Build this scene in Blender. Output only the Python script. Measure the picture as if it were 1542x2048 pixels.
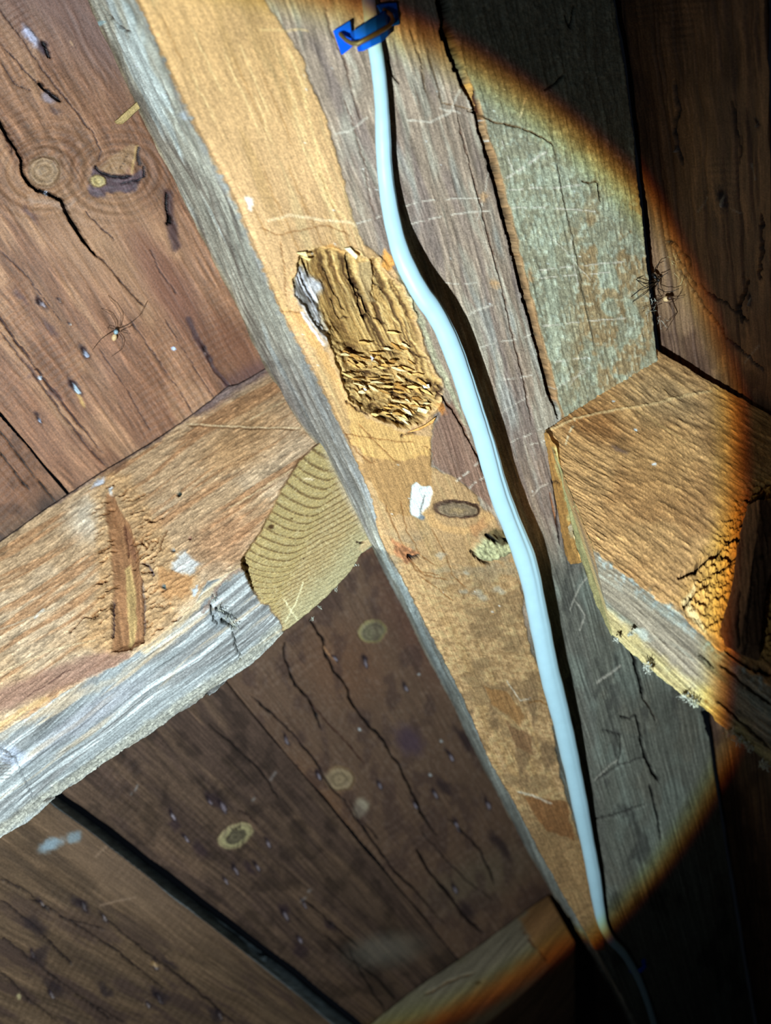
import bpy, math, random
import numpy as np
from mathutils import Matrix, Vector

for o in list(bpy.data.objects):
    bpy.data.objects.remove(o)

# ---------------------------------------------------------------- camera
F = 1500.0
SC = bpy.context.scene
# camera axes in world space: the post stands plumb, the camera looks down into the corner
UP = np.array([-.3388, .7423, .578]); UP /= np.linalg.norm(UP)
XH = np.array([1.99, 1.56, -1.0]); XH -= UP * XH.dot(UP); XH /= np.linalg.norm(XH)
YH = np.cross(UP, XH)
RW = np.stack([XH, YH, UP])                  # world = RW @ cam + LOC
LOC = np.array([0.0, 0.0, 1.6])


def W(p):
    return np.asarray(p) @ RW.T + LOC


cam = bpy.data.cameras.new('camera')
cam.sensor_fit = 'HORIZONTAL'; cam.sensor_width = 36.0
cam.lens = 36.0 * F / 1542.0
cam.clip_start = 0.01
cam.dof.use_dof = True
cam.dof.focus_distance = 0.56
cam.dof.aperture_fstop = 6.3
co = bpy.data.objects.new('camera', cam)
SC.collection.objects.link(co)
co.matrix_world = Matrix.Translation(Vector(LOC)) @ Matrix(RW.tolist()).to_4x4()
SC.camera = co

# ---------------------------------------------------------------- world, torch, exposure
wd = bpy.data.worlds.new('world'); SC.world = wd; wd.use_nodes = True
wd.node_tree.nodes['Background'].inputs[0].default_value = (.55, .7, 1, 1)
wd.node_tree.nodes['Background'].inputs[1].default_value = 0.0035
LP = np.array([-.15, -.20, .10]); LA = np.array([-.07, .16, -.98]); LA /= np.linalg.norm(LA)


def spot(name, col, power, half, blend, rim=None, rad=.006):
    l = bpy.data.lights.new(name, 'SPOT')
    l.color = col; l.energy = power; l.spot_size = math.radians(2 * half); l.spot_blend = blend
    l.shadow_soft_size = rad
    o = bpy.data.objects.new(name, l); SC.collection.objects.link(o)
    wa = RW @ LA
    q = Vector(wa).to_track_quat('-Z', 'Y')
    o.matrix_world = Matrix.Translation(Vector(W(LP))) @ q.to_matrix().to_4x4()
    if rim:      # the lens of the torch splits the colours at the rim of its beam
        l.use_nodes = True; N = l.node_tree.nodes; K = l.node_tree.links; em = N['Emission']
        ge = N.new('ShaderNodeNewGeometry'); dt = N.new('ShaderNodeVectorMath'); dt.operation = 'DOT_PRODUCT'
        dt.inputs[1].default_value = tuple(wa); K.new(ge.outputs['Incoming'], dt.inputs[0])
        ab = N.new('ShaderNodeMath'); ab.operation = 'ABSOLUTE'; K.new(dt.outputs['Value'], ab.inputs[0])
        ac = N.new('ShaderNodeMath'); ac.operation = 'ARCCOSINE'; K.new(ab.outputs[0], ac.inputs[0])
        cb = N.new('ShaderNodeCombineColor')
        for i, (a0, a1) in enumerate(rim):
            m = N.new('ShaderNodeMapRange'); m.interpolation_type = 'SMOOTHSTEP'
            m.inputs['From Min'].default_value = math.radians(a0); m.inputs['From Max'].default_value = math.radians(a1)
            m.inputs['To Min'].default_value = 1; m.inputs['To Max'].default_value = 0
            K.new(ac.outputs[0], m.inputs['Value']); K.new(m.outputs[0], cb.inputs[i])
        K.new(cb.outputs[0], em.inputs['Color'])
    return o


PW = 45.0
TC = (.75, .91, 1.0)
spot('torch_beam', TC, PW, 38.5, 0, ((35.8, 36.8), (35.4, 36.6), (34.9, 36.35)))
spot('torch_spill', TC, PW * .030, 62, .75)

vs = SC.view_settings
vs.view_transform = 'Standard'; vs.look = 'None'; vs.gamma = 1; vs.use_curve_mapping = False
vs.exposure = 0.0

# ---------------------------------------------------------------- helpers: positions


def P(x, y, w):
    """photo measure (pixel, inverse depth) -> point in the room (camera-aligned metres)"""
    x = np.asarray(x, float); y = np.asarray(y, float); d = 1.0 / np.asarray(w, float)
    return np.stack([(x - 771) / F * d, (1024 - y) / F * d, -d + 0 * x], -1)


def wM(x, y): return 2.69 - .000537 * x - .000496 * y          # post, broad face
def wL(x, y): return 1.895 - .000473 * x - .0003277 * y          # left wall boards
def wR(x, y): return .323 + .001312 * x - .000706 * y          # right wall boards
def wG(x, y): return .54 + .000292 * x + .000967 * y           # right rail, upper face
def wF(x, y): return 2.33 - .00041 * x - .00034 * y             # left rail, front face


# ---------------------------------------------------------------- helpers: noise
def _h(ix, iy, s):
    n = (ix.astype(np.int64) * 374761393 + iy.astype(np.int64) * 668265263 + s * 974634777) & 0x7fffffff
    n = ((n ^ (n >> 13)) * 1274126177) & 0x7fffffff
    n = (n ^ (n >> 16)) & 0xffff
    return n.astype(np.float32) / 65535.0


def vn(x, y, s=0):
    fx = np.floor(x); fy = np.floor(y); tx = (x - fx).astype(np.float32); ty = (y - fy).astype(np.float32)
    ix = fx.astype(np.int64); iy = fy.astype(np.int64)
    tx = tx * tx * (3 - 2 * tx); ty = ty * ty * (3 - 2 * ty)
    a = _h(ix, iy, s); b = _h(ix + 1, iy, s); c = _h(ix, iy + 1, s); d = _h(ix + 1, iy + 1, s)
    return (a + (b - a) * tx) * (1 - ty) + (c + (d - c) * tx) * ty


def fbm(x, y, s=0, o=4, g=.5):
    r = 0; a = 1; t = 0
    for i in range(o):
        r = r + a * vn(x, y, s + i * 17); t += a; a *= g; x = x * 2.03 + 7.7; y = y * 2.03 + 3.1
    return r / t          # 0..1


def ss(a, b, x):
    t = np.clip((x - a) / (b - a), 0, 1); return t * t * (3 - 2 * t)


def hexc(r, g, b): return np.array([r, g, b], np.float32) / 255.0


# ---------------------------------------------------------------- surface painter
class Surf:
    """relief (metres) and colour, with painted crack shade, of a piece of timber, over its measured surface"""

    def __init__(s, X, Y, V, flip=False):
        s.X = X.astype(np.float32); s.Y = Y.astype(np.float32)
        s.h = np.zeros_like(s.X); s.C = np.zeros(X.shape + (3,), np.float32)
        s.V = V; r = np.hypot(X - V[0], Y - V[1]); R0 = np.hypot(771 - V[0], 1024 - V[1])
        s.g = r; s.a = np.arctan2(Y - V[1], X - V[0]) * R0
        s.keep = np.ones_like(s.X, bool)
        n = 6
        s.wx = s.X + (fbm(s.X / 14, s.Y / 14, 91, 3) - .5) * n
        s.wy = s.Y + (fbm(s.X / 14, s.Y / 14, 191, 3) - .5) * n

    def grain(s, L, A, seed=0, o=4, g=.55):
        wob = (fbm(s.g / 260, s.a / 120, seed + 5, 2) - .5) * 40
        return fbm(s.g / L, (s.a + wob) / A, seed, o, g)

    def sdf(s, poly, rough=1.0):
        x = s.X + (s.wx - s.X) * rough; y = s.Y + (s.wy - s.Y) * rough
        p = np.array(poly, np.float32); bx0, by0 = p.min(0) - 45; bx1, by1 = p.max(0) + 45
        out = np.full(s.X.shape, 99.0, np.float32)
        m = (x > bx0) & (x < bx1) & (y > by0) & (y < by1)
        if not m.any(): return out
        xx = x[m]; yy = y[m]; d = np.full(xx.shape, 1e9, np.float32); ins = np.zeros(xx.shape, bool)
        for i in range(len(p)):
            ax, ay = p[i - 1]; bx, by = p[i]
            ex, ey = bx - ax, by - ay; L = ex * ex + ey * ey + 1e-9
            t = np.clip(((xx - ax) * ex + (yy - ay) * ey) / L, 0, 1)
            d = np.minimum(d, (xx - ax - t * ex) ** 2 + (yy - ay - t * ey) ** 2)
            c = ((ay > yy) != (by > yy)) & (xx < (bx - ax) * (yy - ay) / (by - ay + 1e-9) + ax)
            ins ^= c
        d = np.sqrt(d); out[m] = np.where(ins, -d, d)
        return out

    def dist(s, pts, rough=1.0):
        """distance to a polyline, signed side and position along"""
        x = s.X + (s.wx - s.X) * rough; y = s.Y + (s.wy - s.Y) * rough
        p = np.array(pts, np.float32); bx0, by0 = p.min(0) - 40; bx1, by1 = p.max(0) + 40
        D = np.full(s.X.shape, 99.0, np.float32); T = np.zeros_like(D); S = np.zeros_like(D)
        m = (x > bx0) & (x < bx1) & (y > by0) & (y < by1)
        if not m.any(): return D, S, T
        xx = x[m]; yy = y[m]; d = np.full(xx.shape, 99.0, np.float32); tt = np.zeros_like(d); sg = np.zeros_like(d)
        n = len(p) - 1
        for i in range(n):
            ax, ay = p[i]; ex, ey = p[i + 1] - p[i]; L = ex * ex + ey * ey + 1e-9
            t = np.clip(((xx - ax) * ex + (yy - ay) * ey) / L, 0, 1)
            dd = np.hypot(xx - ax - t * ex, yy - ay - t * ey)
            k = dd < d
            d = np.where(k, dd, d); tt = np.where(k, (i + t) / n, tt)
            sg = np.where(k, np.sign(ex * (yy - ay) - ey * (xx - ax)), sg)
        D[m] = d; T[m] = tt; S[m] = sg
        return D, S, T

    def mix(s, m, col, k=1.0):
        m = (np.clip(m, 0, 1) * k)[..., None]
        s.C = s.C * (1 - m) + (col if isinstance(col, np.ndarray) and col.ndim > 1 else np.asarray(col, np.float32)) * m

    def mul(s, m): s.C = s.C * (m[..., None] if m.ndim == s.X.ndim else m)

    def crack(s, pts, w=3.0, depth=.004, col=(22, 15, 12), rough=1.0, ends=(0, 1), k=1.0, wv=.35):
        """a drying crack: real groove, its shade painted dark into the colour"""
        D, S, T = s.dist(pts, rough)
        ww = w * (1 - wv + 2 * wv * vn(T * 14 + pts[0][0], T * 0 + pts[0][1], 3))
        ww = ww * np.minimum(1, ss(-.001, .08, T) + .35 * (1 - ends[0])) * np.minimum(1, ss(1.001, .9, T) + .35)
        m = ss(ww * .5 + 1.1, ww * .5 - .6, D)
        s.h -= m * depth
        s.mix(m, hexc(*col), k)

    def trail(s, pts, w=2.0, col=(225, 200, 150), bead=0, k=.8, depth=0, rough=.6):
        """pale scratch, saw mark or beaded insect trail"""
        D, S, T = s.dist(pts, rough)
        m = ss(w * .5 + 1.2, w * .5 - .6, D)
        if bead:
            L = sum(math.hypot(pts[i + 1][0] - pts[i][0], pts[i + 1][1] - pts[i][1]) for i in range(len(pts) - 1))
            m = m * ss(.3, .6, vn(T * L / bead, T * 0, 5) + .15)
        else:
            m = m * (.55 + .45 * vn(s.X / 5, s.Y / 5, 9))
        s.mix(m, hexc(*col), k); s.h += m * depth

    def ell(s, cx, cy, rx, ry, ang=0, rough=1.0):
        """elliptic distance: 1 on the rim"""
        x = s.X + (s.wx - s.X) * rough - cx; y = s.Y + (s.wy - s.Y) * rough - cy
        c, sn = math.cos(math.radians(ang)), math.sin(math.radians(ang))
        return np.hypot((x * c + y * sn) / rx, (-x * sn + y * c) / ry)

    def knot(s, cx, cy, rx, ry, ang, core, rim, h=.001, rings=5):
        e = s.ell(cx, cy, rx, ry, ang)
        m = ss(1.12, .95, e)
        s.mix(m, hexc(*core))
        rg = .5 + .5 * np.sin(e * rings * 6.28 + 3 * fbm(s.X / 9, s.Y / 9, 4, 2))
        s.C *= (1 - .22 * m * rg)[..., None]
        s.mix(ss(.16, .04, abs(e - 1.0)), hexc(*rim), .8)
        s.h += m * h - ss(.14, .03, abs(e - 1.03)) * .0012


def relax(h):
    return h


# ---------------------------------------------------------------- materials
def wood_material(name, rough=.8, spec=.25, bump=.35, fine=1500.0, along=45.0):
    m = bpy.data.materials.new(name); m.use_nodes = True; nt = m.node_tree; N = nt.nodes; L = nt.links
    b = N['Principled BSDF']
    at = N.new('ShaderNodeAttribute'); at.attribute_name = 'tint'
    gr = N.new('ShaderNodeAttribute'); gr.attribute_name = 'grain'
    mp = N.new('ShaderNodeMapping'); mp.vector_type = 'POINT'; mp.inputs['Scale'].default_value = (along, fine, 1)
    L.new(gr.outputs['Vector'], mp.inputs['Vector'])
    n1 = N.new('ShaderNodeTexNoise'); n1.inputs['Scale'].default_value = 1; n1.inputs['Detail'].default_value = 5
    n1.inputs['Roughness'].default_value = .65
    L.new(mp.outputs[0], n1.inputs['Vector'])
    mp2 = N.new('ShaderNodeMapping'); mp2.inputs['Scale'].default_value = (900, 900, 1)
    L.new(gr.outputs['Vector'], mp2.inputs['Vector'])
    n2 = N.new('ShaderNodeTexNoise'); n2.inputs['Scale'].default_value = 1; n2.inputs['Detail'].default_value = 3
    L.new(mp2.outputs[0], n2.inputs['Vector'])
    ad = N.new('ShaderNodeMath'); ad.operation = 'ADD'
    L.new(n1.outputs[0], ad.inputs[0]); L.new(n2.outputs[0], ad.inputs[1])
    mr = N.new('ShaderNodeMapRange'); mr.inputs['From Min'].default_value = .7; mr.inputs['From Max'].default_value = 1.3
    mr.inputs['To Min'].default_value = .62; mr.inputs['To Max'].default_value = 1.36
    L.new(ad.outputs[0], mr.inputs['Value'])
    vm = N.new('ShaderNodeVectorMath'); vm.operation = 'MULTIPLY'
    L.new(at.outputs['Color'], vm.inputs[0]); L.new(mr.outputs[0], vm.inputs[1])
    L.new(vm.outputs[0], b.inputs['Base Color'])
    bp = N.new('ShaderNodeBump'); bp.inputs['Strength'].default_value = bump; bp.inputs['Distance'].default_value = .0008
    L.new(ad.outputs[0], bp.inputs['Height']); L.new(bp.outputs[0], b.inputs['Normal'])
    b.inputs['Roughness'].default_value = rough; b.inputs['Specular IOR Level'].default_value = spec
    return m


def plain_material(name, col, rough=.5, spec=.5, metal=0, noise=.12, scale=300, bump=.1):
    m = bpy.data.materials.new(name); m.use_nodes = True; nt = m.node_tree; N = nt.nodes; L = nt.links
    b = N['Principled BSDF']
    tc = N.new('ShaderNodeTexCoord'); n = N.new('ShaderNodeTexNoise'); n.inputs['Scale'].default_value = scale
    n.inputs['Detail'].default_value = 4
    L.new(tc.outputs['Object'], n.inputs['Vector'])
    r = N.new('ShaderNodeMapRange'); r.inputs['To Min'].default_value = 1 - noise * 2; r.inputs['To Max'].default_value = 1 + noise * 2
    L.new(n.outputs[0], r.inputs['Value'])
    vm = N.new('ShaderNodeVectorMath'); vm.operation = 'MULTIPLY'
    vm.inputs[0].default_value = [(c / 255.0) ** 2.2 for c in col]
    L.new(r.outputs[0], vm.inputs[1]); L.new(vm.outputs[0], b.inputs['Base Color'])
    bp = N.new('ShaderNodeBump'); bp.inputs['Strength'].default_value = bump; bp.inputs['Distance'].default_value = .0004
    L.new(n.outputs[0], bp.inputs['Height']); L.new(bp.outputs[0], b.inputs['Normal'])
    b.inputs['Roughness'].default_value = rough; b.inputs['Specular IOR Level'].default_value = spec
    b.inputs['Metallic'].default_value = metal
    return m


MAT_WOOD = wood_material('weathered_timber', .78, .25, .40)
MAT_BOARD = wood_material('old_board', .62, .35, .30, 900, 40)
MAT_CUT = wood_material('cut_timber', .8, .2, .3)
MAT_CABLE = plain_material('white_cable_sheath', (168, 198, 206), .42, .4, 0, .03, 160, .12)
MAT_BLUE = plain_material('blue_plastic', (10, 84, 215), .8, .12, 0, .10, 220, .15)
MAT_METAL = plain_material('rusty_staple_metal', (112, 100, 74), .5, .5, .5, .25, 500, .3)
MAT_SPIDER = plain_material('spider_brown', (62, 42, 28), .5, .4, 0, .2, 900)
MAT_SPIDER_DARK = plain_material('spider_black', (24, 18, 14), .5, .4, 0, .2, 900)
MAT_ABDOMEN = plain_material('spider_pale', (215, 180, 130), .5, .4, 0, .2, 900)
MAT_HEAD = plain_material('spider_blue_grey', (140, 165, 175), .35, .6, 0, .2, 900)
MAT_WEB = plain_material('cobweb_dust', (196, 196, 180), .9, .1, 0, .3, 700)


# ---------------------------------------------------------------- mesh building
def tag(o, label=None, cat=None, group=None, kind=None):
    if label: o['label'] = label
    if cat: o['category'] = cat
    if group: o['group'] = group
    if kind: o['kind'] = kind
    return o


def link(name, me, mat, parent=None, org=None):
    o = bpy.data.objects.new(name, me); SC.collection.objects.link(o)
    if me is not None and mat is not None and not me.materials: me.materials.append(mat)
    if parent is not None:
        o.parent = parent
        o.matrix_parent_inverse = parent.matrix_world.inverted()
    return o


def empty(name, p=None):
    o = bpy.data.objects.new(name, None); SC.collection.objects.link(o); o.empty_display_size = .02
    if p is not None: o.location = Vector(p)
    bpy.context.view_layer.update()
    return o


def grid_mesh(name, Pw, C, G, closed=True, smooth=True):
    """Pw (nt,nu,3) world points; rows go round the section when closed"""
    nt, nu, _ = Pw.shape
    me = bpy.data.meshes.new(name)
    idx = np.arange(nt * nu).reshape(nt, nu)
    if closed:
        nx = np.roll(idx, -1, 1)
        q = np.stack([idx[:-1], idx[1:], nx[1:], nx[:-1]], -1).reshape(-1, 4)
    else:
        q = np.stack([idx[:-1, :-1], idx[1:, :-1], idx[1:, 1:], idx[:-1, 1:]], -1).reshape(-1, 4)
    co_ = Pw.reshape(-1, 3).astype(np.float32)
    loops = q.ravel().astype(np.int32); starts = np.arange(0, len(loops), 4, dtype=np.int32); tot = np.full(len(q), 4, np.int32)
    if closed:
        e0 = idx[0]; e1 = idx[-1][::-1]
        loops = np.concatenate([loops, e0, e1]).astype(np.int32)
        starts = np.concatenate([starts, [len(q) * 4, len(q) * 4 + nu]]).astype(np.int32)
        tot = np.concatenate([tot, [nu, nu]]).astype(np.int32)
    me.vertices.add(len(co_)); me.vertices.foreach_set('co', co_.ravel())
    me.loops.add(len(loops)); me.loops.foreach_set('vertex_index', loops)
    me.polygons.add(len(starts)); me.polygons.foreach_set('loop_start', starts); me.polygons.foreach_set('loop_total', tot)
    me.update(calc_edges=True)
    me.polygons.foreach_set('use_smooth', np.full(len(starts), smooth))
    a = me.attributes.new('tint', 'FLOAT_COLOR', 'POINT')
    c4 = np.ones((len(co_), 4), np.float32); c4[:, :3] = np.clip(C.reshape(-1, 3), .004, 1) ** 2.2 * np.array([1, 1.05, 1.16])
    a.data.foreach_set('color', c4.ravel())
    g = me.attributes.new('grain', 'FLOAT_VECTOR', 'POINT')
    g3 = np.zeros((len(co_), 3), np.float32); g3[:, :2] = G.reshape(-1, 2)
    g.data.foreach_set('vector', g3.ravel())
    me.validate()
    return me


def resample(pts, n, t=None):
    """polyline of (x, y, w) -> n points, by its own or a given parameter"""
    p = np.array(pts, float)
    if t is None:
        d = np.hypot(np.diff(p[:, 0]), np.diff(p[:, 1])); t = np.concatenate([[0], np.cumsum(d)]); t /= t[-1]
    u = np.linspace(0, 1, n)
    return np.stack([np.interp(u, t, p[:, k]) for k in range(3)], -1)


def loft(rails, segs, nt, V):
    """rails: (x,y,w) polylines, one per corner of the section; segs: cells between corners (closed)"""
    R = []
    for r in rails:
        q = resample(r, nt)
        R.append(P(q[:, 0], q[:, 1], q[:, 2]))
    cols = []; reg = []
    for i in range(len(R)):
        A = R[i]; B = R[(i + 1) % len(R)]; n = segs[i]
        for k in range(n):
            cols.append(A + (B - A) * (k / n)); reg.append(i + k / n)
    Pc = np.stack(cols, 1)
    X = 771 - F * Pc[..., 0] / Pc[..., 2]; Y = 1024 + F * Pc[..., 1] / Pc[..., 2]
    return Pc, X, Y, np.array(reg)


def displace(Pc, h, closed=True):
    du = np.roll(Pc, -1, 1) - np.roll(Pc, 1, 1)
    if not closed:
        du[:, 0] = Pc[:, 1] - Pc[:, 0]; du[:, -1] = Pc[:, -1] - Pc[:, -2]
    dv = np.gradient(Pc, axis=0)
    n = np.cross(du, dv); n /= np.linalg.norm(n, axis=-1, keepdims=True) + 1e-12
    return n


def build_timber(name, rails, segs, nt, V, paint, mat, parent=None, face=None, pre=None):
    Pc, X, Y, reg = loft(rails, segs, nt, V)
    if pre: Pc = pre(Pc, X, Y, reg)
    S = Surf(X, Y, V); S.reg = np.broadcast_to(reg, X.shape)
    paint(S)
    n = displace(Pc, S.h)
    # outward: the section's visible faces look back to where the photograph was taken
    k0 = face if face is not None else len(reg) // 4
    if (n[:, k0] * -Pc[:, k0]).sum() < 0: n = -n
    Q = Pc + n * S.h[..., None]
    G = np.stack([S.g / F * .55, S.a / F * .55], -1)
    me = grid_mesh(name, W(Q), S.C, G)
    return link(name, me, mat, parent), S, Q


def tube_mesh(name, pts, rad, ns=8, flat=1.0, face=None, groove=None):
    """tapered tube through camera-space points"""
    pts = np.array(pts, float); n = len(pts); rad = np.broadcast_to(rad, (n,)).astype(float)
    flat = np.broadcast_to(flat, (n,)).astype(float)
    T = np.gradient(pts, axis=0); T /= np.linalg.norm(T, axis=1, keepdims=True) + 1e-12
    ref = np.array([0, 0, 1.0]) if face is None else np.array(face, float)
    A = np.cross(T, ref); A /= np.linalg.norm(A, axis=1, keepdims=True) + 1e-12
    B = np.cross(A, T)
    th = np.linspace(0, 2 * np.pi, ns, endpoint=False)
    gr = np.ones((n, ns)) if groove is None else groove(th)
    ring = (pts[:, None] + rad[:, None, None] * gr[..., None] * (A[:, None] * np.cos(th)[None, :, None]
            + B[:, None] * (np.sin(th)[None, :] * flat[:, None])[..., None]))
    V_ = W(ring.reshape(-1, 3)); f = []
    for i in range(n - 1):
        for k in range(ns):
            f.append((i * ns + k, i * ns + (k + 1) % ns, (i + 1) * ns + (k + 1) % ns, (i + 1) * ns + k))
    f.append(tuple(range(ns))[::-1]); f.append(tuple(range((n - 1) * ns, n * ns)))
    me = bpy.data.meshes.new(name); me.from_pydata(V_.tolist(), [], f); me.update()
    me.polygons.foreach_set('use_smooth', [True] * len(me.polygons)); return me


def ball_mesh(name, c, r, axis=None, el=1.0, nu=14, nv=10):
    c = np.array(c); ax = np.array([0, 1.0, 0]) if axis is None else np.array(axis, float); ax /= np.linalg.norm(ax)
    a = np.cross(ax, [0, 0, 1.0]); a /= np.linalg.norm(a) + 1e-9; b = np.cross(ax, a)
    v = []; f = []
    for i in range(nv + 1):
        t = math.pi * i / nv
        for k in range(nu):
            p = 2 * math.pi * k / nu
            v.append(c + r * (el * math.cos(t) * ax + math.sin(t) * (math.cos(p) * a + math.sin(p) * b)))
    for i in range(nv):
        for k in range(nu):
            f.append((i * nu + k, i * nu + (k + 1) % nu, (i + 1) * nu + (k + 1) % nu, (i + 1) * nu + k))
    me = bpy.data.meshes.new(name); me.from_pydata(W(np.array(v)).tolist(), [], f); me.update()
    me.polygons.foreach_set('use_smooth', [True] * len(me.polygons)); return me


def slab_mesh(name, top, thick, bevel=.0):
    """closed plate: outline points (camera space), pushed away from the photographer by thick"""
    top = np.array(top, float); n = len(top)
    c = top.mean(0); nrm = np.zeros(3)
    for i in range(n): nrm += np.cross(top[i] - c, top[(i + 1) % n] - c)
    nrm /= np.linalg.norm(nrm)
    if nrm @ -c < 0: nrm = -nrm
    inn = c + (top - c) * (1 - bevel)
    V_ = np.concatenate([inn + nrm * 0, top - nrm * thick * .35, top - nrm * thick])
    f = [tuple(range(n)), tuple(range(2 * n, 3 * n))[::-1]]
    for j in range(2):
        for i in range(n):
            k = (i + 1) % n
            f.append((j * n + i, (j + 1) * n + i, (j + 1) * n + k, j * n + k))
    me = bpy.data.meshes.new(name); me.from_pydata(W(V_).tolist(), [], f); me.update()
    return me


def rail(pts, wf):
    """pts (x,y) or (x,y,w)"""
    return [(p[0], p[1], p[2] if len(p) > 2 else wf(p[0], p[1])) for p in pts]


# ================================================================ POST (main diagonal timber)
VP = (1650, 2950)      # where the plumb lines meet
VB = (1685, 2834)
VLR = (3750, -1320)    # direction of the left rail
VRR = (-1204, -721)    # direction of the right rail

GUT = [(600, 508), (622, 500), (640, 494), (668, 500), (690, 512), (703, 500), (735, 520), (752, 518), (770, 548), (800, 570), (818, 600),
       (832, 650), (845, 700), (862, 740), (884, 768), (878, 800), (862, 818), (846, 845), (808, 855), (760, 842), (722, 822),
       (700, 800), (686, 772), (676, 736), (664, 700), (648, 672), (634, 655), (612, 620), (590, 590), (583, 560)]
YEL = [(150, -200), (520, -200), (528, 0), (560, 45), (590, 95), (607, 120), (620, 165), (650, 230), (672, 300), (690, 370), (704, 430),
       (722, 480), (757, 512), (792, 540), (825, 600), (850, 690), (884, 770), (884, 815), (866, 830), (862, 880), (862, 935),
       (900, 950), (925, 968), (955, 990), (958, 1012), (985, 1030), (1004, 1060), (1022, 1075), (1030, 1120), (1042, 1165), (1047, 1230),
       (1058, 1290), (1083, 1350), (1100, 1420), (1110, 1500), (1124, 1560), (1140, 1620), (1165, 1700), (1190, 1800), (1210, 1900),
       (1000, 1900), (600, 1200), (300, 300)]


def paint_post(S):
    X, Y = S.X, S.Y
    side = (S.reg >= 1) & (S.reg < 2)
    gr = S.grain(150, 5, 1, 4); gr2 = S.grain(60, 2.4, 21, 3); bl = fbm(X / 60, Y / 60, 31, 4); sp = vn(X / 2.6, Y / 2.6, 41)
    # ---- broad face: weathered brown
    c = hexc(150, 126, 102) * np.ones_like(S.C)
    S.C = c
    S.mix(ss(.45, .7, S.grain(200, 26, 3, 3)), hexc(126, 106, 92), .8)
    S.mix(ss(.5, .75, S.grain(120, 14, 7, 3)), hexc(172, 158, 132), .7)
    # mouldy zone right of the drying crack
    zr = S.dist([(895, -100), (905, 100), (965, 270), (1020, 470), (1085, 720), (1118, 830), (1180, 1150), (1300, 1500), (1420, 1900)], .4)
    right = np.where((zr[1] < 0) | (X > 1165), 1.0, 0.0) * np.where(X > 880, 1, 0)
    right = np.where(X > np.interp(Y, [-100, 60, 270, 470, 720, 830, 1150, 1500, 1900], [880, 895, 970, 1025, 1090, 1122, 1165, 1200, 1230]), 1., 0.)
    S.mix(right, hexc(142, 134, 102), .85)
    mould = ss(.47, .56, fbm(X / 24, Y / 32, 51, 5, .62)) * right * ss(1010, 1060, X + .25 * (Y - 300)) * ss(880, 800, Y)
    S.mix(mould, hexc(168, 166, 134), .65)
    S.mix(ss(.5, .58, fbm(X / 38, Y / 60, 61, 4)) * right * ss(350, 460, Y) * ss(1120, 1180, X), hexc(150, 110, 66), .6)
    fleck = ss(.66, .8, vn(X / 4.5, Y / 8, 71)) * right * ss(900, 780, Y)
    S.mix(fleck, hexc(200, 202, 172), .4); S.h += fleck * .0004
    # bluish bloom between cable and crack
    S.mix(ss(.5, .75, S.grain(160, 22, 81, 3)) * (1 - right) * ss(740, 800, X), hexc(160, 158, 142), .55)
    # upper right: dull dark grey brown
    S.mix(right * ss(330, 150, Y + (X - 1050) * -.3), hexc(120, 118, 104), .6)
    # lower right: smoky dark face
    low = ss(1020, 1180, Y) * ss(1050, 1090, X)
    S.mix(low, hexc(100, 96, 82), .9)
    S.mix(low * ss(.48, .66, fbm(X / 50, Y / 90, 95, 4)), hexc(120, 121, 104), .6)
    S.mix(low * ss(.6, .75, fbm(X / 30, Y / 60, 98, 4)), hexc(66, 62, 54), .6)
    q_ = 1 - .55 * right * ss(900, 800, Y); S.C *= (1 + q_ * .40 * (gr - .5))[..., None]; S.C *= (1 + q_ * .52 * (gr2 - .5))[..., None]; S.C *= (1 + (1 - q_) * .7 * (fbm(X / 5, Y / 6, 57, 3) - .5))[..., None]
    S.h += (gr - .5) * .0016 + (gr2 - .5) * .0008
    # ---- pale worked zone
    yel = ss(2.0, -2.5, S.sdf(YEL, 1.6))
    yc = hexc(208, 159, 106) * np.ones_like(S.C)
    T0 = S.C.copy(); S.C = yc
    S.mix(ss(450, 0, Y), hexc(204, 154, 96), .9)
    S.mix(ss(.48, .72, S.grain(260, 20, 101, 4)), hexc(180, 136, 82), .55)
    S.mix(ss(.62, .78, S.grain(300, 9, 111, 3)), hexc(220, 184, 124), .4)
    S.mix(ss(870, 1000, Y) * ss(1500, 1300, Y) * .5, hexc(194, 148, 96), .7)
    # crumbly sawn flecks lower down
    fl = fbm(X / 9, Y / 5, 121, 4)
    lowy = ss(1060, 1180, Y)
    S.mix(ss(.5, .68, fl) * lowy, hexc(206, 170, 112), .5); S.mix(ss(.48, .34, fl) * lowy, hexc(140, 104, 64), .5)
    S.mix(ss(.52, .66, fbm(X / 60, Y / 34, 131, 4)) * lowy, hexc(146, 112, 74), .6)
    S.mix(ss(.55, .7, fbm(X / 26, Y / 60, 133, 4)) * ss(1330, 1420, Y), hexc(128, 96, 64), .75)
    S.mix(ss(.50, .66, fbm(X / 46, Y / 26, 134, 4)) * ss(1040, 1100, Y) * ss(1200, 1120, Y), hexc(150, 132, 104), .5)
    S.mix(ss(1560, 1720, Y), hexc(136, 100, 62), .7)
    S.C *= (.93 + .14 * S.grain(120, 4, 141, 4))[..., None]; S.C *= (.97 + .06 * sp)[..., None]; S.C *= (.86 + .28 * fbm(X / 120, Y / 160, 145, 3))[..., None]
    S.C *= .92
    S.C = T0 * (1 - yel[..., None]) + S.C * yel[..., None]
    S.h += yel * (.0012 - (gr - .5) * .0012 + (fl - .5) * .0016 * lowy)
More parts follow.
